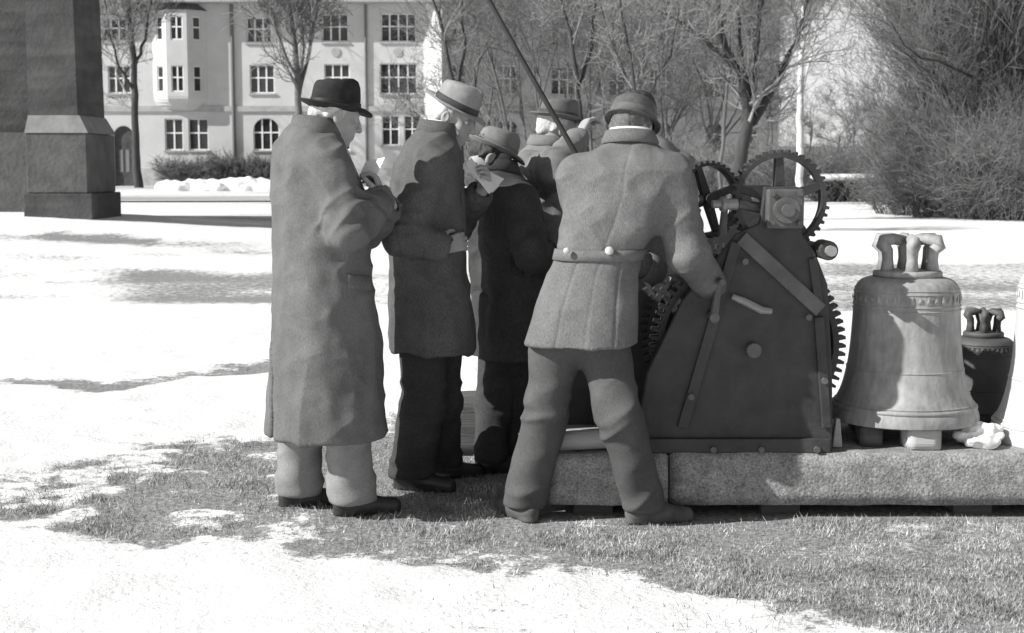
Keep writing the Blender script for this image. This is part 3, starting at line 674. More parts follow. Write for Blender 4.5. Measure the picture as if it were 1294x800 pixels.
# ================================================================== slab, timbers, bells
M_SLAB = mat('rough_stone', .28, .92, .34, 12, bump=.006, bscale=70, detail=10, fine=.4, fscale=120)
M_TIMB = mat('weathered_timber', .11, .9, .4, 6, bump=.006, bscale=30, stretch=(.3, 4, 4), detail=8)
M_TIMBL = mat('fresh_timber', .48, .85, .2, 6, bump=.004, bscale=30, stretch=(.3, 4, 4), detail=8)
SLY = 5.73; SLZ = V(1100, 573, SLY)[2]
slab = empty('stone_platform', (V(690, 640, SLY)[0], SLY, 0))
def rough_block(x0, x1, y0, y1, z0, z1, name, m, parent, amp=.006, seg=.06, seed=1):
    """box with a subdivided, worn surface"""
    bm = bmesh.new(); bmesh.ops.create_cube(bm, size=1)
    cx_, cy_, cz_ = (x0 + x1) / 2, (y0 + y1) / 2, (z0 + z1) / 2
    for v in bm.verts: v.co = Vector((cx_ + v.co.x * (x1 - x0), cy_ + v.co.y * (y1 - y0), cz_ + v.co.z * (z1 - z0)))
    bmesh.ops.bevel(bm, geom=list(bm.edges), offset=min(.007, (z1 - z0) * .12), segments=2, affect='EDGES')
    for ax_, L_ in ((0, x1 - x0), (1, y1 - y0), (2, z1 - z0)):
        lo_ = (x0, y0, z0)[ax_]
        for k in range(1, int(L_ / seg)):
            co = [0, 0, 0]; no = [0, 0, 0]; co[ax_] = lo_ + k * L_ / int(L_ / seg); no[ax_] = 1
            bmesh.ops.bisect_plane(bm, geom=list(bm.verts) + list(bm.edges) + list(bm.faces), plane_co=co, plane_no=no)
    P = np.array([v.co[:] for v in bm.verts]); bm.normal_update(); Nn = np.array([v.normal[:] for v in bm.verts])
    q = P + Nn * ((vnoise(P * 7 + seed * 13.1) + .6 * vnoise(P * 19 + seed * 5.7)) * amp)[:, None]
    for v, c in zip(bm.verts, q): v.co = Vector(c)
    me = bpy.data.meshes.new(name); bm.to_mesh(me); bm.free()
    return link(name, me, m, parent, True)
L0 = slab.location[0]
xs = [0, .505, 3.2]
for i in range(2):
    rough_block(xs[i] + .004, xs[i + 1] - .004, 0 + RNG.uniform(-.006, .006), 1.15, .035, SLZ + RNG.uniform(-.004, .002), 'stone_block', M_SLAB, slab, .0035, .05, i)
for x in (.12, .9, 1.7, 2.6):
    b = MB(); b.box(x, x + .16, .09, 1.1, -.06, .038); b.build('bearer', M_TIMB, slab)
tag(slab, 'long low platform of rough grey stone carrying the winch and bells', 'platform')

tb = rough_block(-.55, .55, -.09, .09, 0, .30, 'timber_beam', M_TIMB, None, .004, .05, 7); q = V(690, 560, 7.02); tb.location = (q[0] + .05, 7.1, -.02)
tag(tb, 'thick dark squared timber lying behind the platform end', 'beam')
tb2 = rough_block(-.25, .25, -.05, .05, 0, .075, 'sunlit_top_plank', M_TIMBL, None, .002, .05, 8); q = V(738, 567, 5.85); tb2.location = (q[0] - .02, 5.83, SLZ + .004); tb2.rotation_euler = (0, -.03, .1)  # added pale strip standing in for the sunlit top of the slab
tag(tb2, 'pale plank standing in for the sunlit platform top beside the winch', 'plank')

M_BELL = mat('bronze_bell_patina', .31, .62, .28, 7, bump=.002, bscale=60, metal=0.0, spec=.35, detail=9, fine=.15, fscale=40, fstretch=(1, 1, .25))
M_BELLP = mat('pale_sunlit_bell_patina', .52, .65, .12, 6, bump=.002, bscale=50, spec=.3, detail=8)  # pale patina, lifted further for the direct sun on this bell
M_BELLD = mat('shaded_bell_patina', .09, .62, .3, 7, bump=.002, bscale=60, spec=.35, detail=8)  # bell metal darkened: the front bell's shadow put into the tone
def bell(name, loc, r, H, m, label, rz=0, crown_h=.14, group=None):
    o = empty(name, loc, rz)
    prof = [(1.0, .0), (1.0, .03), (.985, .07), (.93, .12), (.85, .20), (.80, .30), (.755, .42), (.73, .56), (.715, .70), (.705, .82), (.70, .885), (.675, .935), (.60, .972), (.46, .99), (.25, 1.0), (0.001, 1.005)]
    P = []
    for i in range(len(prof) - 1):          # smoother curve
        for t in np.linspace(0, 1, 4, endpoint=False): P.append((prof[i][0] * (1 - t) + prof[i + 1][0] * t, prof[i][1] * (1 - t) + prof[i + 1][1] * t))
    P.append(prof[-1]); A = np.array(P)
    for _ in range(4): A[1:-1] = .25 * A[:-2] + .5 * A[1:-1] + .25 * A[2:]
    pr = [(.86 * r, .012)] + [(a * r, z * H) for a, z in A]
    pr = [(.55 * r, .9 * H), (.60 * r, .55 * H), (.72 * r, .25 * H), (.86 * r, .04 * H)] + pr
    b = MB(); b.lathe(pr, 72); body = b.build('bell_body', m, o, True, fixn=False)
    def rad(z): return float(np.interp(z, A[:, 1], A[:, 0])) * r
    for z, t in ((.10, .012), (.125, .006), (.36, .005), (.77, .006), (.80, .006), (.885, .006), (.91, .005)):
        b = MB(); rr = rad(z); b.lathe([(rr - .006, z * H - t * .9), (rr + t * .55, z * H - t * .5), (rr + t * .55, z * H + t * .5), (rr - .006, z * H + t * .9)], 72); b.build('moulding', m, body, True)
    # relief frieze between the upper mouldings: small raised leaves
    b = MB()
    for k in range(40):
        an = 2 * math.pi * k / 40; z = .845 * H; rr = rad(.845)
        c_, s_ = math.cos(an), math.sin(an); wv = .012; hh = .016 * (1 if k % 2 else .6)
        pts = [(-wv, -hh), (0, -hh * 1.2), (wv, -hh), (wv * .6, hh), (0, hh * 1.4), (-wv * .6, hh)]
        b.add([((rr + .003) * c_ - q[0] * s_, (rr + .003) * s_ + q[0] * c_, z + q[1]) for q in pts] + [((rr + .007) * c_, (rr + .007) * s_, z)], [(i, (i + 1) % 6, 6) for i in range(6)])
    b.build('frieze', m, body)
    # crown: disc, centre post and six looped canons
    b = MB(); b.lathe([(.001, H * .99), (.46 * r, H * .99), (.46 * r, H * 1.0 + .014), (.43 * r, H + .020), (.001, H + .026)], 32); cr = b.build('crown_plate', m, o, True)
    b = MB(); b.tube([(0, 0, H + .02), (0, 0, H + crown_h * .6), (0, 0, H + crown_h)], [.036, .03, .042], 12); b.build('crown_post', m, cr, True)
    for k in range(6):
        an = .12 + k * math.pi / 3; d_ = np.array([math.cos(an), math.sin(an), 0]); z0 = H + .015; q = crown_h / .14 * (.75 + .25 * r / .3)
        pts = [d_ * .34 * r + (0, 0, z0), d_ * .34 * r + (0, 0, z0 + crown_h * .35), d_ * .35 * r + (0, 0, z0 + crown_h * .6), d_ * .43 * r + (0, 0, z0 + crown_h * .78), d_ * .42 * r + (0, 0, z0 + crown_h * .90), d_ * .24 * r + (0, 0, z0 + crown_h * .93), d_ * .04 * r + (0, 0, z0 + crown_h * .86)]
        b = MB(); b.tube(pts, [.028 * q, .021 * q, .023 * q, .028 * q, .025 * q, .022 * q, .02 * q], 8); b.build('canon', m, cr, True)
    tag(o, label, 'bell', group); return o
def block(px0, px1, py0, py1, Y, dep, label, name='wooden_block', m=None, rz=0):
    a, b_ = V(px0, py1, Y), V(px1, py0, Y); wx = b_[0] - a[0]; hz = b_[2] - a[2]
    o = rough_block(-wx / 2, wx / 2, 0, dep, 0, hz, name, m or M_TIMBL, None, .003, .03, px0); o.location = ((a[0] + b_[0]) / 2, Y, SLZ - .004); o.rotation_euler = (0, 0, rz)
    return tag(o, label, 'block')
BY = 6.09
bz = SLZ + .085
bc = V(1141, 540, BY)
H1 = V(1148, 347, BY)[2] - bz
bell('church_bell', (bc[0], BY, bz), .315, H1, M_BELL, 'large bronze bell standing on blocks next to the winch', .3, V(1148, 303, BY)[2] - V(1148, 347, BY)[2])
block(1148, 1190, 541, 571, BY - .29, .14, 'pale wooden block under the front rim of the bell beside the white cloth')
block(1088, 1116, 545, 571, BY - .22, .12, 'wooden block under the bell on the side towards the winch', m=M_TIMB)
for dx, dy, lab in ((-.12, .2, 'rear block under the bronze bell towards the winch'), (.15, .2, 'rear block under the bronze bell towards the pale bell')):
    o = rough_block(-.06, .06, -.06, .06, 0, .088, 'wooden_block', M_TIMB, None, .003, .03, int(dx * 90)); o.location = (bc[0] + dx, BY + dy, SLZ - .004); tag(o, lab, 'block')
q = V(1058, 570, 5.85)
s = MB(); s.add([(-.02, 0, 0), (.022, 0, 0), (.022, .05, 0), (-.02, .05, 0), (-.006, .01, .12), (.012, .01, .12), (.012, .04, .12), (-.006, .04, .12)], [(0, 1, 5, 4), (1, 2, 6, 5), (2, 3, 7, 6), (3, 0, 4, 7), (4, 5, 6, 7), (0, 3, 2, 1)])
o = s.build('wooden_wedge', M_TIMBL, None, bevel=.004); o.location = (q[0], 5.85, SLZ); tag(o, 'small pale upright wedge on the platform between winch and bell', 'wedge')
B2 = V(1240, 500, 6.62); h2 = V(1240, 424, 6.62)[2] - SLZ
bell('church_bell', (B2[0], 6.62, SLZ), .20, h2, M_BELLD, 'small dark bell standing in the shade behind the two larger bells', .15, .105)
B3 = V(1358, 500, 6.02); h3 = V(1358, 338, 6.02)[2] - SLZ
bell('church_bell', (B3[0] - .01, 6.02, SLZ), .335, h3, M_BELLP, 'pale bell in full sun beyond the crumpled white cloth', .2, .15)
# crumpled white cloth
q = V(1243, 560, 5.88); s = SDF(.006)
for k in range(8):
    a = RNG.uniform(0, 6.28); rr = RNG.uniform(0, .09)
    s.ell((q[0] + rr * math.cos(a) * 1.15 - .01, 5.90 + rr * math.sin(a) * .7, SLZ + .03 + RNG.uniform(0, .075) * (1 - rr / .12)), (RNG.uniform(.05, .075), RNG.uniform(.04, .06), RNG.uniform(.018, .032)), k=.012)
def dcl(v): return .026 * (.35 - np.abs(vnoise(v * np.array([11, 15, 22])))) + .012 * (.35 - np.abs(vnoise(v * np.array([30, 26, 45]) + 9)))
o = sdfobj(s, 'white_cloth', mat('white_linen', .8, .9, .06, 20), None, (q[0], 5.9, SLZ), dcl, 0); o.location = (q[0], 5.9, SLZ - .01)
tag(o, 'crumpled white cloth lying on the platform between the two big bells', 'cloth')

# ================================================================== the winch
M_IRON = mat('dark_cast_iron', .042, .55, .4, 8, bump=.003, bscale=40, spec=.45, detail=8)
M_IRONL = mat('worn_sunlit_steel', .26, .45, .2, 12, metal=.0, spec=.6)  # lighter steel, sunlight on the small winch parts put into its tone
M_IRONG = mat('greasy_iron', .10, .5, .4, 10, spec=.5, bump=.002)
WY = 5.775
wo_ = V(960, 575, WY); winch = empty('winch', (wo_[0], WY, SLZ))
def wp(px, py, Y=WY):
    p = V(px, py, Y); return np.array([p[0] - wo_[0], Y - WY, p[2] - SLZ])
def gear(name, c, Rr, wd, teeth, parent, m, spokes=6, rim=.17, yaw=0.0, hub=.16):
    """toothed wheel in the XZ plane"""
    o_ = []; 
    for k in range(teeth):
        for f, rr in ((-.5, .93), (-.28, .93), (-.16, 1.0), (.16, 1.0), (.28, .93)):
            a = 2 * math.pi * (k + f) / teeth; o_.append((Rr * rr * math.cos(a), Rr * rr * math.sin(a), a))
    n = len(o_); v = []
    for y in (-wd / 2, wd / 2):
        v += [(x, y, z) for x, z, _ in o_]
        v += [(Rr * (1 - rim) * math.cos(a), y, Rr * (1 - rim) * math.sin(a)) for *_, a in o_]
    F = []
    for i in range(n):
        j = (i + 1) % n
        F += [(i, j, n + j, n + i), (2 * n + i, 3 * n + i, 3 * n + j, 2 * n + j), (i, 2 * n + i, 2 * n + j, j), (n + i, n + j, 3 * n + j, 3 * n + i)]
    M_ = Matrix.Translation(Vector(c)) @ Matrix.Rotation(yaw, 4, 'Z')
    g = MB(); g.add(v, F); g.xf(M_); go = g.build(name, m, parent)
    for k in range(spokes):
        a = 2 * math.pi * k / spokes + .35; ca, sa = math.cos(a), math.sin(a)
        s_ = MB(); r0, r1 = Rr * hub * .7, Rr * (1 - rim * .9); h0, h1 = Rr * .11, Rr * .075
        s_.add([(r * ca - h * sg * sa, y, r * sa + h * sg * ca) for y in (-wd * .3, wd * .3) for r, h in ((r0, h0), (r1, h1)) for sg in (-1, 1)],
               [(0, 1, 3, 2), (4, 6, 7, 5), (0, 2, 6, 4), (1, 5, 7, 3), (2, 3, 7, 6), (0, 4, 5, 1)])
        s_.xf(M_).build('spoke', m, go)
    h_ = MB(); h_.tube([(0, -wd * .8, 0), (0, wd * .8, 0)], Rr * hub, 20); h_.xf(M_).build('hub', m, go)
    return go
plate = [(712, 575), (1052, 575), (1052, 470), (1046, 360), (1030, 318), (1014, 296), (1010, 236), (966, 236), (960, 282), (930, 296), (900, 335), (850, 372), (790, 400), (735, 430), (712, 490)]
plate_f = [(800, 575)] + plate[1:-5] + [(900, 335), (862, 380), (818, 470)]
for y0 in (0, .62):
    b = MB(); b.prism([tuple(wp(*p)[[0, 2]]) for p in (plate if y0 else plate_f)], y0, y0 + .03); sp = b.build('side_plate', M_IRON, winch, bevel=.006)
    # raised edge rib and diagonal brace on the outer face
    yy = y0 - .025 if y0 == 0 else y0 + .03
    def bar(p0, p1, wd, name, m=M_IRON, y=yy, th=.024):
        a, b_ = wp(*p0)[[0, 2]], wp(*p1)[[0, 2]]; d_ = nrm(b_ - a); n_ = np.array([-d_[1], d_[0]]) * wd / 2
        q_ = MB(); q_.prism([tuple(a + n_), tuple(b_ + n_), tuple(b_ - n_), tuple(a - n_)], y, y + th); return q_.build(name, m, sp, bevel=.004)
    bar((936, 300), (1036, 392), .06, 'brace', M_IRONG); bar((862, 540), (930, 306), .045, 'rib', y=yy + .003, th=.018); bar((1044, 540), (1034, 400), .04, 'rib', y=yy + .004, th=.016); bar((806 if y0 == 0 else 730, 562), (1048, 562), .06, 'foot_flange', y=yy - .006, th=.028); bar((1034, 384), (1026, 326), .035, 'rib', y=yy + .005, th=.014)
    for (bx_, by_) in ((900, 566), (960, 566), (1030, 566), (1020, 400), (940, 330), (872, 500), (1040, 480)):
        p = wp(bx_, by_); q_ = MB(); q_.tube([(p[0], yy - .016 - (.004 if by_ > 550 else 0), p[2]), (p[0], yy + .002, p[2])], .014, 6); q_.build('bolt', M_IRONG, sp)
# upper gear and its bearing
gc = wp(985, 253, WY + .08)
gear('gear', (gc[0], .085, gc[2]), .206, .055, 40, winch, M_IRON, 5, .16, .10)
bp_ = wp(990, 262)
b = MB(); b.box(bp_[0] - .075, bp_[0] + .075, -.05, -.002, bp_[2] - .085, bp_[2] + .075); bb = b.build('bearing_block', M_IRONG, winch, bevel=.01)
b = MB(); b.tube([(bp_[0], -.085, bp_[2] - .01), (bp_[0], -.05, bp_[2] - .01)], .052, 20); b.build('bearing_cap', M_IRONG, bb)
b = MB(); b.tube([(bp_[0], -.115, bp_[2] - .01), (bp_[0], -.086, bp_[2] - .01)], .026, 12); b.build('shaft_end', M_IRONG, bb)
b = MB(); b.tube([(gc[0], .02, gc[2]), (gc[0], .66, gc[2])], .026, 12); b.build('upper_shaft', M_IRONG, winch)
for dx, dz in ((-.055, .055), (.055, .055), (-.055, -.062), (.055, -.062)):
    b = MB(); b.tube([(bp_[0] + dx, -.066, bp_[2] + dz), (bp_[0] + dx, -.051, bp_[2] + dz)], .011, 6); b.build('bolt', M_IRONG, bb)
# big drum gear, drum
dc = wp(945, 437, WY + .1)
gear('drum_gear', (dc[0], .12, dc[2]), .405, .07, 72, winch, M_IRON, 6, .13)
gear('drum_gear', (dc[0], .55, dc[2]), .405, .05, 72, winch, M_IRON, 6, .13)
b = MB(); b.tube([(dc[0], .16, dc[2]), (dc[0], .52, dc[2])], .17, 28); dr_ = b.build('drum', M_IRON, winch, True)
b = MB(); pts = []
for k in range(16 * 9): a = 2 * math.pi * k / 16; pts.append((dc[0] + .188 * math.cos(a), .18 + .32 * k / (16 * 9), dc[2] + .188 * math.sin(a)))
b.tube(pts, .017, 6); b.build('cable', mat('hemp_cable', .16, .9, .3, 40), dr_, True)
b = MB(); b.tube([(dc[0], -.06, dc[2]), (dc[0], .72, dc[2])], .03, 12); b.build('drum_shaft', M_IRONG, winch)
# second wheel at the left, set back
lc = wp(893, 252, WY + .3)
gear('hand_wheel', (lc[0], .3, lc[2]), .165, .05, 34, winch, M_IRON, 4, .14, .45)
b = MB(); b.tube([(lc[0] - .06, .22, lc[2]), (lc[0] + .10, .52, lc[2])], .02, 10); b.build('wheel_shaft', M_IRONG, winch)
# worn steel coupling and boss, tone lifted for the sun on them
p = wp(916, 258, WY + .02)
b = MB(); b.tube([p + (-.055, -.02, 0), p + (-.02, -.015, 0), p + (-.018, -.015, 0), p + (.0, -.01, 0), p + (.002, -.01, 0), p + (.05, 0, 0)], [.017, .017, .032, .032, .024, .024], 8); cp = b.build('coupling', M_IRONL, winch, bevel=.003)
b = MB(); b.tube([p + (.0, 0, -.01), p + (-.005, .02, -.12)], [.014, .018], 8); b.build('pawl', M_IRONG, cp)
b = MB(); b.tube([p + (.05, 0, 0), p + (.16, .05, -.02)], .02, 8); b.build('coupling_shaft', M_IRONG, cp)
p = wp(1044, 316); b = MB(); b.tube([(p[0], -.05, p[2]), (p[0], .1, p[2])], .04, 14); bo = b.build('boss', M_IRON, winch, bevel=.006)
b = MB(); b.tube([(p[0] + .004, -.085, p[2]), (p[0] + .004, -.051, p[2])], .022, 10); b.build('boss_nut', M_IRONL, bo)
p0 = wp(1044, 316); b = MB(); b.tube([(p0[0], .1, p0[2]), (p0[0], .66, p0[2])], .022, 10); b.build('tie_rod', M_IRON, winch)
for px_, py_ in ((900, 540), (1030, 540), (900, 400)):
    p0 = wp(px_, py_); b = MB(); b.tube([(p0[0], .03, p0[2]), (p0[0], .62, p0[2])], .018, 8); b.build('tie_rod', M_IRON, winch)
# crank: shaft, arm and grip held by the man in the belted jacket
pa, pb = wp(898, 398), wp(904, 352)
b = MB(); b.tube([pa + (0, .0, 0), pa + (0, -.12, 0)], .02, 10); b.tube([pa + (0, -.10, 0), pb + (0, -.10, 0)], [.018, .014], 8); ck = b.build('crank', M_IRONG, winch)
b = MB(); b.tube([pb + (0, -.06, 0), pb + (0, -.20, 0)], .013, 10); b.build('crank_grip', mat('handle_wood', .09, .7, .3, 8), ck)
p = wp(930, 377); b = MB(); b.tube([p + (-.02, -.03, .01), p + (.03, -.035, -.01), p + (.10, -.035, -.045), p + (.14, -.03, -.05)], [.012, .016, .016, .013], 8); b.build('sun_patch_lever', M_IRONL, winch)  # added pale bar standing in for sun patches on the winch
tag(winch, 'dark cast iron hand winch with toothed gear wheels on the platform', 'winch')
# long pole leaning over the winch
pf = V(915, 570, 6.30); pt = V(610, -20, 6.62); pf[2] = SLZ - .01
b = MB(); K = 8; b.tube([pf + (pt - pf) * t + np.array([math.sin(t * 5) * .012, 0, math.sin(t * 3.1) * .008]) for t in np.linspace(0, 1.12, K)], [.016 - .006 * t for t in np.linspace(0, 1, K)], 8)
o = b.xf(Matrix.Translation(-Vector(pf))).build('wooden_pole', mat('dark_pole_wood', .04, .8, .3, 10), None, True); o.location = tuple(pf)
tag(o, 'long thin dark pole leaning out from the winch past the bright face', 'pole')

# ================================================================== people
M_SKIN = mat('skin', .34, .6, .10, 14, spec=.3)
M_SHOE = mat('black_leather', .035, .4, .4, 12, spec=.5)
M_SHIRT = mat('white_shirt', .72, .8, .05, 20)
M_PAPER = mat('paper', .85, .8, .03, 20)
def fabric(name, v, var=.22, fine=.18, fs=330): return mat(name, v, .95, var, 6, bump=.0009, bscale=220, spec=.1, detail=9, fine=fine, fscale=fs, fstretch=(1, 1, .3))
def frame(f, up=(0, 0, 1)):
    f = nrm(f); r = nrm(np.cross(f, up)); u = np.cross(r, f); return r, f, u
def head(s, c, f, up=(0, 0, 1), scale=1.0):
    r, f, u = frame(f, up); M_ = np.stack([r, f, u]); c = np.asarray(c, float)
    L = lambda x, y, z: c + (r * x + f * y + u * z) * scale
    k_ = scale
    s.ell(L(0, -.012, .035), np.array((.076, .097, .088)) * k_, M_, .02); s.ell(L(0, .028, -.045), np.array((.057, .062, .072)) * k_, M_, .03)
    s.ell(L(0, .060, -.098), np.array((.024, .02, .018)) * k_, M_, .025)
    s.cone(L(-.04, .072, .022), L(.04, .072, .022), .012, .012, .012)
    s.cone(L(0, .088, .012), L(0, .108, -.03), .008, .013, .010); s.cone(L(-.012, .096, -.034), L(.012, .096, -.034), .008, .008, .006)
    for sg in (-1, 1):
        s.cone(L(.045 * sg, .055, -.03), L(.03 * sg, .065, -.05), .022, .018, .02)
        s.ell(L(.032 * sg, .094, .002), np.array((.017, .012, .010)) * k_, M_, .008, 's'); s.ell(L(.032 * sg, .0755, .001), np.array((.013,) * 3) * k_, M_, .003)
        s.ell(L(.080 * sg, -.012, -.008), np.array((.010, .020, .033)) * k_, M_, .006); s.ell(L(.088 * sg, -.006, -.004), np.array((.006, .010, .018)) * k_, M_, .005, 's')
    s.cone(L(-.02, .083, -.062), L(.02, .083, -.062), .0075, .0075, .006); s.cone(L(-.018, .081, -.074), L(.018, .081, -.074), .008, .008, .006)
    return L
def hand(s, wrist, d, n, thumb, curl=(30, 40, 30), scale=1.0, spread=.05):
    """d: towards the knuckles; n: the side the palm faces; thumb: +1/-1 side"""
    d = nrm(d); n = np.asarray(n, float); n = nrm(n - d * (n @ d)); t = np.cross(d, n) * thumb; w0 = np.asarray(wrist, float); q = scale
    lens = (.072, .080, .074, .058)
    for i in range(4):
        off = (.030 - .020 * i) * q; kn = w0 + d * (.088 - .004 * abs(i - 1)) * q + t * off
        s.cone(w0 + t * off * .6 + d * .005, kn, .0155 * q, .0115 * q, .012)
        a = 0; p = kn; dd = d + t * spread * (1.5 - i)
        for j, (fr, r0, r1) in enumerate(((.46, .0105, .0095), (.30, .0095, .0088), (.24, .0088, .0072))):
            a += R(curl[j]); di = nrm(nrm(dd) * math.cos(a) + n * math.sin(a)); e = p + di * lens[i] * fr * q
            s.cone(p, e, r0 * q, r1 * q, .003); p = e
    b = w0 + d * .022 * q + t * .026 * q + n * .006; m1 = b + nrm(d * .55 + t * .75 + n * .45) * .042 * q; m2 = m1 + nrm(d * .85 + t * .25 + n * .5) * .034 * q; m3 = m2 + nrm(d * .9 - t * .05 + n * .45) * .028 * q
    s.cone(b, m1, .0155 * q, .0125 * q, .012); s.cone(m1, m2, .0115 * q, .0105 * q, .004); s.cone(m2, m3, .0105 * q, .008 * q, .004)
def fedora(c, f, up, parent, base, m, mband, crown=.105, brim=.055, a=.083, b=.102, pinch=1.0, front=-.012, side=.014, back=.010, name='hat', dome=False):
    r, f, u = frame(f, up); c = np.asarray(c, float); n = 56
    prof = [(0, -.004, .96), (0, 0, 1.0), (1, 0, 1.0), (1.02, .003, 1.0), (1, .006, 1.0), (0, .008, 1.0), (0, crown * .28, .985), (0, crown * .55, .96), (0, crown * .8, .92), (0, crown * .94, .86), (0, crown * 1.0, .74), (0, crown * 1.015, .5), (0, crown * 1.02, .25), (0, crown * 1.02, .01)]
    if dome: prof = prof[:6] + [(0, crown * .3, 1.0), (0, crown * .55, .98), (0, crown * .75, .90), (0, crown * .9, .74), (0, crown * .98, .5), (0, crown * 1.01, .25), (0, crown * 1.02, .01)]
    v = []; F = []
    for bi, z, sc_ in prof:
        for k in range(n):
            t = 2 * math.pi * k / n; ct, st = math.cos(t), math.sin(t)
            x = (a * sc_ + brim * bi) * ct; y = (b * sc_ + brim * bi * 1.02) * st; zz = z
            if bi > 0: zz += side * abs(ct) ** 2 + (front if st > 0 else back) * abs(st) ** 2.2
            if not dome and z > crown * .5:
                hgt = (z - crown * .5) / (crown * .5)
                zz -= pinch * .030 * math.exp(-(x / .028) ** 2) * max(0, hgt) ** 2 * (1.0 if y > -.06 else .5)
                zz += .010 * (y / b) * -1 * hgt * 0 + (-.014 * max(0, st) + .006 * max(0, -st)) * hgt * (-1)
                x *= 1 - .24 * hgt * max(0, st) ** 1.5 * pinch
            v.append(c + r * x + f * y + u * zz)
    K = len(prof)
    for i in range(K - 1):
        for k in range(n): F.append((i * n + k, i * n + (k + 1) % n, (i + 1) * n + (k + 1) % n, (i + 1) * n + k))
    vv = np.array(v); vv += (vnoise(vv * 22) * .0025)[:, None] * u
    o = link(name, fastmesh(name, vv - base, np.array(F)), m, parent, True)
    bm = MB(); V_ = []
    for z, e in ((.008, .002), (.010, .0035), (.034, .0035), (.036, .001)):
        for k in range(n):
            t = 2 * math.pi * k / n; sc_ = float(np.interp(z, [p[1] for p in prof[5:9]], [p[2] for p in prof[5:9]]))
            V_.append(c + r * (a * sc_ + e) * math.cos(t) + f * (b * sc_ + e) * math.sin(t) + u * z - base)
    bm.add(V_, [(i * n + k, i * n + (k + 1) % n, (i + 1) * n + (k + 1) % n, (i + 1) * n + k) for i in range(3) for k in range(n)])
    bm.build('hat_band', mband, o, True)
    return o
def hair_cap(parent, base, c, f, up, m, low=-.045):
    r, f, u = frame(f, up); M_ = np.stack([r, f, u]); c = np.asarray(c, float); s = SDF(.006)
    s.ell(c + f * -.014 + u * .035, (.081, .101, .092), M_, .01); s.cone(c + f * -.075 + u * -.02, c + f * -.065 + u * low, .036, .02, .03)
    for sg in (-1, 1): s.cone(c + r * .072 * sg + f * -.03 + u * .02, c + r * .068 * sg + f * -.055 + u * low * .6, .016, .010, .015)
    def fr(x, y, z):
        dx, dy, dz = x - c[0], y - c[1], z - c[2]; ly = dx * f[0] + dy * f[1] + dz * f[2]; lz = dx * u[0] + dy * u[1] + dz * u[2]
        return -(ly - .015 - np.maximum(0, lz - .04) * 1.6)   # keep what lies behind the temples
    s.cut(fr, c - .2, c + .2)
    return sdfobj(s, 'hair', m, parent, base, lambda v: .003 * vnoise(v * np.array([150, 150, 60])), 0)
def shoe(parent, base, ankle, toe_dir, m, gz):
    a = np.asarray(ankle, float); d = nrm([toe_dir[0], toe_dir[1], 0]); t = np.array([-d[1], d[0], 0]); g = np.array([a[0], a[1], gz]); s = SDF(.007)
    s.cone(g - d * .045 + (0, 0, .042), g + d * .06 + (0, 0, .040), .040, .042, .02); s.cone(g + d * .05 + (0, 0, .036), g + d * .175 + (0, 0, .026), .043, .032, .03); s.cone(g + (0, 0, .05), g + (0, 0, .11), .044, .042, .03)
    s.cone(g - d * .05 + (0, 0, .012), g - d * .02 + (0, 0, .012), .034, .036, .004); s.cone(g + d * .04 + (0, 0, .010), g + d * .175 + (0, 0, .010), .040, .032, .006)
    s.cut(lambda x, y, z: z - gz + 0 * x + 0 * y, g - .3, g + .3, .003)
    return sdfobj(s, 'shoe', m, parent, base)
def keyz(rows, Y, yaw, n=2.3):
    out = []
    for rw in rows:
        py, px, a, b = rw[:4]; dy = rw[4] if len(rw) > 4 else 0; p = V(px, py, Y + dy); out.append((p[2], p[0], p[1], a, b, yaw, rw[5] if len(rw) > 5 else n))
    return out
def shrink(keys, e): return [(k[0], k[1], k[2], max(.03, k[3] - e), max(.03, k[4] - e), k[5], k[6]) for k in keys]
def limb_folds(v, limbs, amp, seed, wl=.05, reach=.17):
    d = np.zeros(len(v))
    for lb in limbs:
        for idx in range(1, len(lb)):
            a, b = np.asarray(lb[idx - 1], float), np.asarray(lb[idx], float); L = np.linalg.norm(b - a); ax = (b - a) / L
            p = v - a; h = p @ ax; rad = np.linalg.norm(p - h[:, None] * ax, axis=1)
            near = smooth(.15, .11, rad) * smooth(-.03, .02, h) * smooth(L + .03, L - .02, h)
            e = np.exp(-((h - L) / reach) ** 2) if idx == 1 else np.maximum(np.exp(-(h / reach) ** 2), .8 * np.exp(-((h - L) / .12) ** 2))
            e1_ = nrm(np.cross(ax, (0.3, 1, .2))); e2_ = np.cross(ax, e1_); q1, q2 = p @ e1_, p @ e2_
            tw = np.stack([(h + .45 * q1) / wl, q1 * 5 + h * 2, q2 * 5], 1) + seed
            rg = (.40 - np.abs(vnoise(tw))) * 1.8 + .5 * vnoise(tw * np.array([.55, .8, .8]) + 31)
            d += amp * near * (.12 + e) * rg
    return d
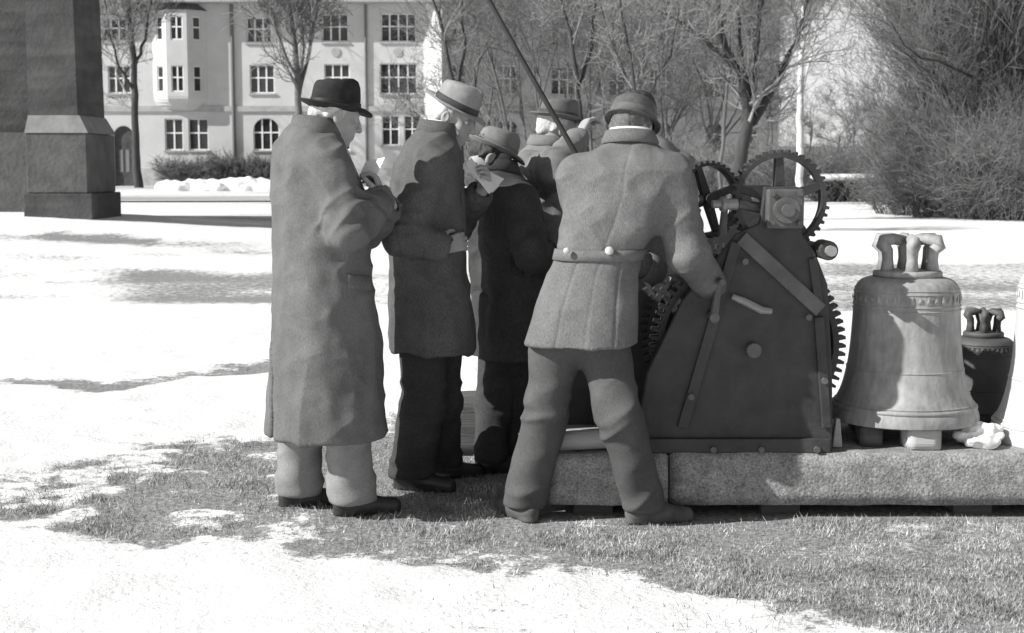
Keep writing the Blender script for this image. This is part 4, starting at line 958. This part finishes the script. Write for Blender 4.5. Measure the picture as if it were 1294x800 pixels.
def folds(amp, zref, seed, arms=(), seams=None):
    def fn(v):
        low = smooth(zref + .35, zref - .45, v[:, 2])
        rid = lambda q: (.42 - np.abs(vnoise(q))) * 1.7
        d = amp * (.25 + low) * rid(v * np.array([7.5, 7.5, 1.1]) + seed) + .5 * amp * vnoise(v * np.array([4, 4, 2]) + seed * 2)
        d += .7 * amp * (1 - .6 * low) * rid(np.stack([(v[:, 0] + .8 * v[:, 2]) * 8, v[:, 1] * 6, (v[:, 2] - .6 * v[:, 0]) * 11], 1) + seed)
        d += .25 * amp * vnoise(v * np.array([24, 24, 12]) + seed * 3)
        if seams is not None:
            K_ = np.array(sorted(seams)); cx_ = np.interp(v[:, 2], K_[:, 0], K_[:, 1]); cy_ = np.interp(v[:, 2], K_[:, 0], K_[:, 2]); aa = np.interp(v[:, 2], K_[:, 0], K_[:, 3])
            for off, dp in ((0, .0022), (-.5, .003), (.5, .003)): d -= dp * np.exp(-((v[:, 0] - cx_ - off * aa) / .006) ** 2) * (v[:, 1] < cy_) * (smooth(1.09, 1.05, v[:, 2]) if off else 1)
        return d + limb_folds(v, arms, amp * .75, seed, .06)
    return fn
def patch(coat, base, keys, z0, z1, t0, t1, e, m, name, drop=0.0):
    """strip of cloth lying on a coat's surface between two heights and two angles"""
    K_ = np.array(sorted(keys)); b = MB(); V_ = []; n = 16
    for z, q in ((z0, .002), (z0 + .004, e), (z1 - .004, e), (z1, .002)):
        for k in range(n):
            t = t0 + (t1 - t0) * k / (n - 1); zz = z - drop * k / (n - 1); g = [np.interp(zz, K_[:, 0], K_[:, i]) for i in range(1, 7)]
            ct, st = math.cos(t), math.sin(t); sq = (abs(ct) ** g[5] + abs(st) ** g[5]) ** (-1 / g[5]); ee = q if 0 < k < n - 1 else .001
            u_, v_ = (g[2] + ee) * ct * sq, (g[3] + ee) * st * sq; V_.append(np.array([g[0] + u_ * math.cos(g[4]) - v_ * math.sin(g[4]), g[1] + u_ * math.sin(g[4]) + v_ * math.cos(g[4]), zz]) - base)
    b.add(V_, [(i * n + k, i * n + k + 1, (i + 1) * n + k + 1, (i + 1) * n + k) for i in range(3) for k in range(n - 1)])
    return b.build(name, m, coat, True)
def person(label, cat_keys, Y, yaw, hd, neck, coat_m, trou_m, arms, legs, hem_shell=.45, skin=None, vox=.0055, seed=1, fold=.014, coat_name='coat', gz=0.0, hands=True, group=None, sleeve=(.075, .062, .05), leg_r=(.098, .084, .092), toe=((1, 0), (1, 0)), cvox=.006, shoes=M_SHOE, legw=1.0, seamed=False, vent=None, hip=(.17, .15, .14)):
    """cat_keys: coat cross-sections; hd: (centre, facing, up); arms/legs: joint lists"""
    zh = min(k[0] for k in cat_keys); base = np.array([(legs[0][2][0] + legs[1][2][0]) / 2, (legs[0][2][1] + legs[1][2][1]) / 2, gz])
    s = SDF(vox); Lh = head(s, *hd)
    nb = np.asarray(neck, float); s.cone(Lh(0, -.025, -.055), nb, .056, .064, .03)
    top = shrink(cat_keys, .028); top = [k for k in top if k[0] > legs[0][0][2] - .12]
    s.zloft(top, .04)
    for a in arms:
        s.chain(a['j'], (.058, .045, .030), .02)
        if a.get('hand'): hand(s, a['j'][2], *a['hand'])
    for lg in legs: s.chain(lg, (.082, .058, .042), .03); s.cone(lg[2], np.array(lg[2]) + (0, 0, -.02), .04, .04)
    body = sdfobj(s, 'person', skin or M_SKIN, None, base); body.location = tuple(base)
    # trousers
    t = SDF(.008)
    for lg in legs:
        h_, k_, a_ = [np.asarray(q, float) for q in lg]; hem = a_ + np.array([0, 0, -.035])
        t.chain([h_, k_, hem], [r * legw for r in leg_r], .03)
        t.cut(lambda x, y, z, zz=hem[2] - .012: z - zz + 0 * x + 0 * y, hem - .3, hem + (.3, .3, .0), .003)
    hp = (np.asarray(legs[0][0]) + np.asarray(legs[1][0])) / 2; t.ell(hp + (0, 0, .03), hip, k=.06)
    def tf(v): return .007 * vnoise(v * np.array([13, 13, 4]) + seed) + limb_folds(v, legs, .012, seed * 3.1, .085, .16) + .005 * (.4 - np.abs(vnoise(v * np.array([12, 12, 2.5]) + seed)))
    sdfobj(t, 'trousers', trou_m, body, base, tf)
    # coat with sleeves; open below
    c = SDF(cvox); c.zloft(cat_keys, .03)
    for a in arms:
        j = a['j']; e = np.asarray(j[1]) + (np.asarray(j[2]) - np.asarray(j[1])) * a.get('cuff', .93)
        c.chain([j[0], j[1], e], a.get('r', sleeve), .045)
        dd = nrm(np.asarray(j[2]) - np.asarray(j[1])); c.cone(e + dd * .0, e + dd * .05, .036, .036, .004, 's')
    inner = [(k[0], k[1], k[2], k[3] - .012, k[4] - .012, k[5], k[6]) for k in cat_keys if k[0] < zh + hem_shell]
    inner.append((zh - .05,) + tuple(min(inner)[1:])); c.zloft(inner, .006, 's')
    if vent: c.cut(*vent)
    coat = sdfobj(c, coat_name, coat_m, body, base, folds(fold, (zh + 1.3) / 2, seed * 7.7, [a['j'] for a in arms], cat_keys if seamed else None))
    for a in arms:      # cuffs: a doubled band round each sleeve end
        j = [np.asarray(q, float) for q in a['j']]; e = j[1] + (j[2] - j[1]) * a.get('cuff', .93); dd = nrm(j[2] - j[1]); rr = a.get('r', sleeve)[2]
        mb = MB(); mb.tube([e - dd * .06 - base, e - dd * .055 - base, e + dd * .012 - base, e + dd * .016 - base], [rr + .004, rr + .008, rr + .007, rr - .012], 20, cap=False); mb.build('cuff', coat_m, coat, True)
    for lg, td in zip(legs, toe): shoe(body, base, lg[2], td, shoes, gz)
    tag(body, label, 'person', group)
    return body, coat, base, Lh
def collar(coat, base, c, f, m, R0=.078, h=.055, tilt=.35, name='collar'):
    """turned-down coat collar round the neck"""
    c = np.asarray(c, float); r, f, u = frame(f); mb = MB(); n = 30; V_ = []
    for rr, z in ((R0 - .012, h * .75), (R0, h), (R0 + .012, h * .95), (R0 + .030, .0), (R0 + .024, -.010)):
        for k in range(n + 1):
            t = -math.pi * .12 - (math.pi * 1.26 - 0) * 0 + (math.pi * (.62) + 2 * math.pi * .88 * k / n); 
            V_.append(c + r * rr * math.cos(t) * 1.05 + f * rr * math.sin(t) * .95 + u * (z + tilt * rr * -math.sin(t) * .35) - base)
    mb.add(V_, [(i * (n + 1) + k, i * (n + 1) + k + 1, (i + 1) * (n + 1) + k + 1, (i + 1) * (n + 1) + k) for i in range(4) for k in range(n)])
    return mb.build(name, m, coat, True)
def disc(coat, base, p, d, r, m, name='button', th=.008):
    d = nrm(d); p = np.asarray(p, float) - base; mb = MB(); mb.tube([p - d * th, p + d * th * .4, p + d * th], [r, r, r * .7], 12); return mb.build(name, m, coat, True)
yv = lambda deg: np.array([math.cos(R(deg)), math.sin(R(deg)), 0.0])
def rt(f): return np.array([f[1], -f[0], 0.0])
GZ = lambda x, y: gh(x, y) + .002

# ---- the man in the long overcoat
C_OVER = fabric('herringbone_overcoat', .13, .2, .2); C_FEL = mat('dark_felt', .03, .85, .3, 25, bump=.001, spec=.15); C_BAND = mat('black_ribbon', .018, .6, .2, 20)
C_GREYT = fabric('light_grey_trousers', .24); Y1 = 5.78; f1 = yv(28); r1 = rt(f1)
k1 = keyz([(150, 393, .062, .062), (163, 391, .115, .095), (185, 391, .185, .13), (205, 394, .212, .148), (250, 401, .225, .175), (330, 407, .222, .182), (420, 411, .248, .20), (500, 412, .272, .222), (546, 413, .285, .236)], Y1, math.atan2(r1[1], r1[0]), 2.4)
hd1 = V(425, 146, Y1); fh1 = nrm(yv(22) + (0, 0, -.30))
sh = V(397, 205, Y1)
armsP1 = [dict(j=[sh + r1 * .185 + (0, 0, -.015), V(440, 292, Y1 - .25), V(483, 252, Y1 - .10)], hand=(nrm(V(474, 214, Y1 - .04) - V(483, 252, Y1 - .10)), -yv(10) + (0, .4, .2), 1, (40, 50, 30)), cuff=.9, r=(.084, .074, .058)),
          dict(j=[sh - r1 * .17 + (0, 0, -.015), V(458, 290, Y1 + .16), V(492, 262, Y1 + .06)], hand=(nrm(V(474, 222, Y1 + .0) - V(492, 262, Y1 + .06)), np.array([-.3, -.6, .3]), -1, (40, 45, 30)), r=(.08, .07, .056))]
a1, a2 = G(446, 645), G(374, 634)
legs1 = [[V(425, 420, Y1 - .08), V(440, 535, Y1 - .10), np.array([a1[0], a1[1], .085])], [V(398, 420, Y1 + .09), V(384, 535, Y1 + .09), np.array([a2[0] + .01, a2[1], .085])]]
g1 = GZ(a1[0], a1[1])
vb = V(346, 400, Y1); vz0 = V(346, 392, Y1)[2]; vx0, vx1 = V(349, 400, Y1)[0], V(345, 540, Y1)[0]
def vfn(x, y, z):
    t = np.clip((vz0 - z) / .62, 0, 1); xc = vx0 + (vx1 - vx0) * t
    return np.maximum(np.abs(x - xc + .25 * (y - Y1 + .03)) - .0015 - .007 * t, z - vz0) + 0 * y
vent1 = (vfn, np.array([vx1 - .12, Y1 - .4, .2]), np.array([vx0 + .05, Y1 + .4, vz0]), .003)
p1, c1, b1, L1 = person('man in a long grey herringbone overcoat and dark fedora writing a note', k1, Y1, 28, (hd1, fh1), V(402, 182, Y1), C_OVER, C_GREYT, armsP1, legs1, .9, seed=1, fold=.017, coat_name='overcoat', vent=vent1, gz=g1, toe=(yv(20), yv(14)), leg_r=(.10, .092, .100))
fedora(L1(0, -.012, .022), nrm(fh1 + (0, 0, .17)), (0, 0, 1), p1, b1, C_FEL, C_BAND, .120, .050, front=-.014, side=.012, back=.022)
hair_cap(p1, b1, hd1, fh1, (0, 0, 1), mat('white_and_sunlit_hair', .5, .8, .25, 90), -.03)
collar(c1, b1, V(400, 168, Y1), yv(24), C_OVER, .086, .062)
collar(p1, b1, V(407, 168, Y1), yv(24), M_SHIRT, .062, .042, name='shirt_collar')
zq = V(436, 350, Y1)[2]; patch(c1, b1, k1, zq - .03, zq + .03, .05, .75, .010, C_OVER, 'pocket_flap', .02)
patch(c1, b1, k1, V(430, 245, Y1)[2], V(430, 168, Y1)[2], .95, 1.25, .012, mat('pale_scarf', .38, .9, .1, 30), 'lapel')
# note paper in his hand
b = MB(); pc = V(470, 214, Y1 - .04); e1 = nrm(np.array([.8, -.25, .25])); e2 = nrm(np.array([.15, .5, .85]))
b.add([-e1 * .055 - e2 * .02, e1 * .03 - e2 * .035, e1 * .05 + e2 * .04, -e1 * .04 + e2 * .05] + [-e1 * .055 - e2 * .02 + (0, .004, 0), e1 * .03 - e2 * .035 + (0, .004, 0), e1 * .05 + e2 * .04 + (0, .004, 0), -e1 * .04 + e2 * .05 + (0, .004, 0)] if False else
      [q + np.array([0, dy, 0]) for dy in (0, .004) for q in (-e1 * .055 - e2 * .02, e1 * .03 - e2 * .035, e1 * .05 + e2 * .04, -e1 * .04 + e2 * .05)],
      [(0, 1, 2, 3), (4, 7, 6, 5), (0, 4, 5, 1), (1, 5, 6, 2), (2, 6, 7, 3), (3, 7, 4, 0)])
o = b.build('note_paper', M_PAPER); o.location = tuple(pc); tag(o, 'small white note held up in the overcoat man\'s hand', 'paper')

# ---- the man with the pale grey fedora
C_DARK = fabric('dark_wool_coat', .105, .25, .3); C_DARK2 = fabric('black_wool_coat', .055, .25, .3); C_DARKT = fabric('dark_trousers', .058, .2, .3)
C_FELG = mat('grey_felt', .26, .85, .2, 25, bump=.001, spec=.15); C_BANDG = mat('dark_grey_ribbon', .05, .7, .2, 20)
Y2 = 6.28; f2 = yv(6); r2 = rt(f2)
k2 = keyz([(158, 552, .060, .060), (170, 549, .115, .09), (190, 545, .185, .125), (210, 541, .212, .145), (260, 538, .222, .165), (330, 541, .22, .168), (400, 544, .235, .178), (441, 546, .245, .182)], Y2, math.atan2(r2[1], r2[0]), 2.4)
hd2 = V(573, 148, Y2); fh2 = nrm(yv(-14) + (0, 0, -.38)); sh = V(544, 206, Y2)
arms2 = [dict(j=[sh + r2 * .19 + (0, 0, -.01), V(508, 300, Y2 - .26), V(560, 312, Y2 - .27)], hand=(nrm(V(600, 300, Y2 - .2) - V(560, 312, Y2 - .27)), np.array([0, .9, -.2]), 1, (30, 40, 30)), r=(.084, .074, .058)),
         dict(j=[sh - r2 * .17 + (0, 0, -.01), V(575, 285, Y2 + .2), V(608, 243, Y2 + .02)], hand=(nrm(np.array([.25, -.3, .5])), np.array([-.6, -.3, .2]), -1, (40, 50, 35)), r=(.08, .07, .056))]
a1, a2 = G(520, 612), G(556, 598)
legs2 = [[V(535, 395, Y2 - .08), V(534, 505, Y2 - .07), np.array([a1[0], a1[1], .085])], [V(556, 395, Y2 + .1), V(556, 500, Y2 + .1), np.array([a2[0], a2[1], .085])]]
p2, c2, b2, L2 = person('white-haired man in a dark coat and pale grey fedora looking down at papers', k2, Y2, 6, (hd2, fh2), V(556, 178, Y2), C_DARK, C_DARKT, arms2, legs2, .55, seed=2, gz=GZ(a1[0], a1[1]), toe=(yv(-12), yv(12)), leg_r=(.11, .098, .105))
fedora(L2(0, -.006, .040), nrm(fh2 + (0, 0, -.12)), (0, 0, 1), p2, b2, C_FELG, C_BANDG, .112, .05, front=-.012, side=.004, back=.012)
hair_cap(p2, b2, hd2, fh2, (0, 0, 1), mat('white_and_sunlit_hair', .6), -.06)
collar(c2, b2, V(556, 168, Y2), yv(0), C_DARK, .082, .05)
collar(p2, b2, V(562, 166, Y2), yv(0), M_SHIRT, .062, .045, name='shirt_collar')
patch(c2, b2, k2, V(580, 310, Y2)[2], V(580, 190, Y2)[2], 1.05, 1.32, .010, C_DARK, 'lapel')
b = MB(); e1 = nrm(np.array([.75, -.2, -.62])); e2 = nrm(np.array([.3, .75, .5])); pc = V(606, 222, Y2 - .03)
for k, (sh_, an) in enumerate(((0, 0), (.012, .35), (-.012, -.3))):
    ee = nrm(e1 + e2 * an); nn = nrm(np.cross(ee, e2)); o_ = e2 * sh_ + nn * .006 * k
    b.add([o_ + ee * x + e2 * y + nn * z for z in (0, .003) for x, y in ((-.09, -.03), (.09, -.035), (.10, .035), (-.085, .03))], [(0, 1, 2, 3), (4, 7, 6, 5), (0, 4, 5, 1), (1, 5, 6, 2), (2, 6, 7, 3), (3, 7, 4, 0)])
o = b.build('folded_papers', M_PAPER); o.location = tuple(pc); tag(o, 'bundle of folded papers held before the pale grey fedora man\'s chest', 'papers')

# ---- the bowed man in black behind him
Y3 = 6.72; f3 = yv(24); r3 = rt(f3)
k3 = keyz([(208, 628, .060, .060, -.02), (219, 630, .12, .09), (236, 633, .19, .125), (256, 636, .215, .145), (300, 640, .225, .165), (370, 643, .222, .165), (450, 645, .238, .18)], Y3, math.atan2(r3[1], r3[0]), 2.4)
hd3 = V(620, 200, Y3 - .02); fh3 = nrm(yv(10) + (0, 0, -.75)); sh = V(636, 250, Y3)
arms3 = [dict(j=[sh + r3 * .185, V(672, 318, Y3 - .3), V(697, 340, Y3 - .18)], hand=(nrm(np.array([.6, .3, .1])), np.array([0, .6, -.4]), 1, (35, 45, 30)), r=(.084, .074, .056)),
         dict(j=[sh - r3 * .18, V(676, 320, Y3 + .2), V(715, 330, Y3 + .15)], r=(.08, .07, .056))]
a1, a2 = G(622, 592), G(650, 585)
legs3 = [[V(632, 420, Y3), V(624, 510, Y3 - .02), np.array([a1[0], a1[1], .085])], [V(655, 420, Y3 + .02), V(652, 510, Y3 + .05), np.array([a2[0] - .02, a2[1], .085])]]
p3, c3, b3, L3 = person('bowed man in a black coat with his hat tipped low, hemmed in between two others', k3, Y3, 24, (hd3, fh3), V(628, 216, Y3), C_DARK2, C_DARKT, arms3, legs3, .5, seed=3, gz=GZ(a1[0], a1[1]), toe=(yv(10), yv(30)), leg_r=(.10, .075, .082), vox=.006)
fedora(L3(0, -.004, .045), nrm(fh3 + (0, 0, .25)), (0, 0, 1), p3, b3, mat('dusty_felt', .19, .85, .2, 25, spec=.15), mat('dusty_ribbon', .15, .8, .2, 20), .100, .05, front=-.012, side=.012, back=.012)
hair_cap(p3, b3, hd3, fh3, (0, 0, 1), mat('dark_hair', .05, .7, .3, 60))
collar(c3, b3, V(630, 214, Y3), f3, C_DARK2, .082, .05)

# ---- the man lifting his hand to his hat
C_GREYJ = fabric('grey_work_jacket', .18); C_GREYT2 = fabric('mid_grey_trousers', .17); C_HATM = mat('mid_grey_felt', .13, .85, .2, 25, spec=.15)
Y4 = 7.15; f4 = yv(38); r4 = rt(f4)
k4 = keyz([(178, 690, .060, .060), (188, 686, .12, .09), (205, 682, .185, .125), (224, 680, .205, .145), (275, 678, .215, .165), (340, 682, .205, .16), (396, 684, .222, .172)], Y4, math.atan2(r4[1], r4[0]), 2.4)
hd4 = V(705, 163, Y4); fh4 = nrm(yv(22) + (0, 0, -.18)); sh = V(682, 219, Y4)
arms4 = [dict(j=[V(664, 216, Y4 - .16), V(702, 216, Y4 - .34), V(732, 172, Y4 - .16)], hand=(nrm(V(744, 146, Y4 - .10) - V(732, 172, Y4 - .16)), np.array([.8, .45, -.1]), 1, (40, 30, 20), 1.08), cuff=.88, r=(.088, .078, .056)),
         dict(j=[sh - r4 * .17, V(715, 300, Y4 + .2), V(745, 330, Y4 + .1)], r=(.08, .07, .056))]
a1, a2 = G(664, 552), G(702, 548)
legs4 = [[V(672, 385, Y4 - .05), V(664, 470, Y4 - .04), np.array([a1[0], a1[1], .085])], [V(694, 385, Y4 + .1), V(698, 470, Y4 + .1), np.array([a2[0], a2[1], .085])]]
p4, c4, b4, L4 = person('man in a grey work jacket lifting one hand to the brim of his hat', k4, Y4, 38, (hd4, fh4), V(693, 186, Y4), C_GREYJ, C_GREYT2, arms4, legs4, .35, seed=4, gz=GZ(a1[0], a1[1]), toe=(yv(30), yv(40)), vox=.0055, coat_name='jacket')
fedora(L4(0, -.006, .048), nrm(fh4 + (0, 0, .02)), (0, 0, 1), p4, b4, C_HATM, C_BANDG, .100, .05, front=-.010, side=.012, back=.006)
hair_cap(p4, b4, hd4, fh4, (0, 0, 1), mat('white_and_sunlit_hair', .6), -.03)  # white colour stands in for sunlight on his neck and cheek
collar(c4, b4, V(692, 184, Y4), yv(30), C_GREYJ, .08, .045)

# ---- the man in the belted jacket working the winch
C_TWEED = fabric('grey_tweed_jacket', .15, .2, .24, 300); C_TROUS = fabric('coarse_grey_trousers', .09)
Y5 = 5.62; f5 = yv(78); r5 = rt(f5); ya5 = math.atan2(r5[1], r5[0])
k5 = keyz([(172, 797, .062, .062, .05), (183, 796, .10, .085, .04), (198, 791, .170, .118, .02), (216, 786, .212, .138), (245, 783, .222, .150), (285, 771, .200, .148), (322, 757, .166, .138), (345, 750, .176, .148), (390, 741, .205, .178), (434, 735, .226, .20)], Y5, ya5, 2.4)
hd5 = V(799, 166, Y5 + .10); fh5 = nrm(yv(62) + (0, 0, -.42)); sh = V(786, 218, Y5)
arms5 = [dict(j=[sh + r5 * .185 + (0, 0, -.01), V(868, 318, Y5 - .04), V(900, 362, Y5 + .13)], hand=(nrm(np.array([.2, .7, -.1])), np.array([-.6, 0, -.6]), -1, (55, 60, 35)), cuff=.92, r=(.090, .080, .060)),
         dict(j=[sh - r5 * .18 + (0, 0, -.01), V(742, 305, Y5 + .36), V(835, 345, Y5 + .5)], hand=(nrm(np.array([.6, .5, 0])), np.array([0, 0, -1.0]), 1, (50, 60, 35)), r=(.085, .072, .056))]
a1, a2 = G(662, 652), G(815, 655)
legs5 = [[V(704, 430, Y5 + .02), V(690, 520, Y5 + .06), np.array([a1[0], a1[1] + .02, .085])], [V(760, 430, Y5 + .02), V(783, 530, Y5 - .06), np.array([a2[0], a2[1], .085])]]
p5, c5, b5, L5 = person('man in a belted tweed jacket and cap bending to the winch, legs apart', k5, Y5, 78, (hd5, fh5), V(797, 190, Y5 + .04), C_TWEED, C_TROUS, arms5, legs5, .36, seed=5, fold=.010, hip=(.15, .13, .10), seamed=True, cvox=.0055, coat_name='jacket', gz=GZ(a1[0], a1[1]), toe=(yv(120), yv(12)), leg_r=(.108, .088, .082), shoes=mat('worn_leather', .10, .6, .4, 14))
fedora(L5(0, -.012, .038), nrm(fh5 + (0, 0, .0)), (0, 0, 1), p5, b5, mat('grey_felt_cap', .10, .9, .25, 30, bump=.002, fine=.3, fscale=200), C_HATM, .098, .020, a=.090, b=.106, front=-.02, side=-.006, back=-.004, dome=True, name='cap')
hair_cap(p5, b5, hd5, fh5, (0, 0, 1), mat('grey_hair', .12, .8, .4, 80), -.05)
collar(c5, b5, V(796, 180, Y5 + .04), f5, C_TWEED, .080, .045)
collar(p5, b5, V(796, 177, Y5 + .045), f5, M_SHIRT, .064, .046, name='shirt_collar')
# half belt with two buttons, and the back seam pleats
b = MB(); V_ = []; n = 40
K5 = np.array(sorted(k5)); zc = V(757, 321, Y5)[2]
for z, e in ((zc - .022, .004), (zc - .020, .011), (zc + .020, .011), (zc + .022, .004)):
    g = [np.interp(z, K5[:, 0], K5[:, i]) for i in range(1, 7)]
    for k in range(n):
        t = math.pi + math.pi * k / (n - 1); ct, st = math.cos(t), math.sin(t); sq = (abs(ct) ** g[5] + abs(st) ** g[5]) ** (-1 / g[5])
        u_, v_ = (g[2] + e) * ct * sq, (g[3] + e) * st * sq; V_.append(np.array([g[0] + u_ * math.cos(g[4]) - v_ * math.sin(g[4]), g[1] + u_ * math.sin(g[4]) + v_ * math.cos(g[4]), z]) - b5)
b.add(V_, [(i * n + k, i * n + k + 1, (i + 1) * n + k + 1, (i + 1) * n + k) for i in range(3) for k in range(n - 1)]); b.build('half_belt', C_TWEED, c5, True)
M_BTN = mat('horn_button', .5, .4, .2, 30)
for px in (770, 716): q = V(px, 317, Y5 - .165 + (.03 if px < 740 else 0)); disc(c5, b5, q, (-.05, -1, .05), .017 if px > 740 else .013, M_BTN)

# ---- the man half hidden behind the cap
C_PALE = fabric('pale_grey_coat', .17); Y6 = 7.35; f6 = yv(200); r6 = rt(f6)
k6 = keyz([(168, 818, .06, .06), (180, 818, .12, .09), (198, 818, .185, .125), (218, 818, .208, .145), (270, 818, .215, .165), (340, 818, .21, .165), (420, 818, .23, .18)], Y6, ya5, 2.4)
hd6 = V(806, 146, Y6); fh6 = nrm(yv(215) + (0, 0, -.3)); sh = V(818, 212, Y6)
arms6 = [dict(j=[sh + np.array([.18, 0, 0]), V(868, 285, Y6 + .05), V(862, 330, Y6 - .15)], r=(.08, .07, .056)), dict(j=[sh - np.array([.18, 0, 0]), V(772, 290, Y6), V(790, 340, Y6 - .2)], r=(.08, .07, .056))]
a1, a2 = G(800, 545), G(836, 545)
legs6 = [[V(806, 400, Y6), V(804, 470, Y6), np.array([a1[0], a1[1] + .1, .085])], [V(832, 400, Y6), V(834, 470, Y6), np.array([a2[0], a2[1] + .1, .085])]]
p6, c6, b6, L6 = person('man in a pale coat mostly hidden behind the man with the cap', k6, Y6, 0, (hd6, fh6), V(814, 176, Y6), C_PALE, C_DARKT, arms6, legs6, .4, seed=6, gz=GZ(a1[0], a1[1]), vox=.009, cvox=.011, toe=(yv(240), yv(270)))
hair_cap(p6, b6, hd6, fh6, (0, 0, 1), mat('dark_hair', .05))

# ================================================================== grass blades (uncountable)
def grass():
    n = 420000
    px = RNG.uniform(-40, 1340, n); py = 800 - 300 * RNG.uniform(0, 1, n) ** 1.15 + 15
    c, s_ = math.cos(PITCH), math.sin(PITCH)
    sx, sy = (px - CX) / FPX, (CY - py) / FPX; dz = -s_ + sy * c; t = -CAMZ / dz; x = sx * t; y = (c + sy * s_) * t
    S = snow_mask(x, y)
    keep = RNG.uniform(0, 1, n) < np.clip(1.0 - S * 1.35, 0, 1) * (.10 + .62 * smooth(-.35, .5, n2(x, y, .14, 31) + .6 * n2(x, y, .5, 32))) + .012 * (S > .5) * smooth(380, 650, px) * smooth(690, 740, py)
    keep &= ~((y > 5.7) & (x > .1))
    x, y = x[keep], y[keep]; n = len(x); z = ground_h(x, y)
    h = RNG.uniform(.008, .034, n) * (.55 + .6 * smooth(-.5, .6, n2(x, y, .35, 33))); a = RNG.uniform(0, 2 * math.pi, n); wd = RNG.uniform(.0012, .0028, n); ln = RNG.uniform(.2, 1.3, n) * h; b = RNG.uniform(0, 2 * math.pi, n)
    v = np.zeros((n, 3, 3)); v[:, 0] = np.stack([x - wd * np.cos(a), y - wd * np.sin(a), z - .004], 1); v[:, 1] = np.stack([x + wd * np.cos(a), y + wd * np.sin(a), z - .004], 1)
    v[:, 2] = np.stack([x + ln * np.cos(b), y + ln * np.sin(b), z + h], 1)
    me = fastmesh('grass', v.reshape(-1, 3), np.arange(3 * n).reshape(-1, 3))
    o = link('grass', me, mat('dry_winter_grass', .36, .8, .9, 60, detail=4, fine=.5, fscale=5)); o['kind'] = 'stuff'
    tag(o, 'short dry winter grass where the snow has melted', 'grass')
grass()
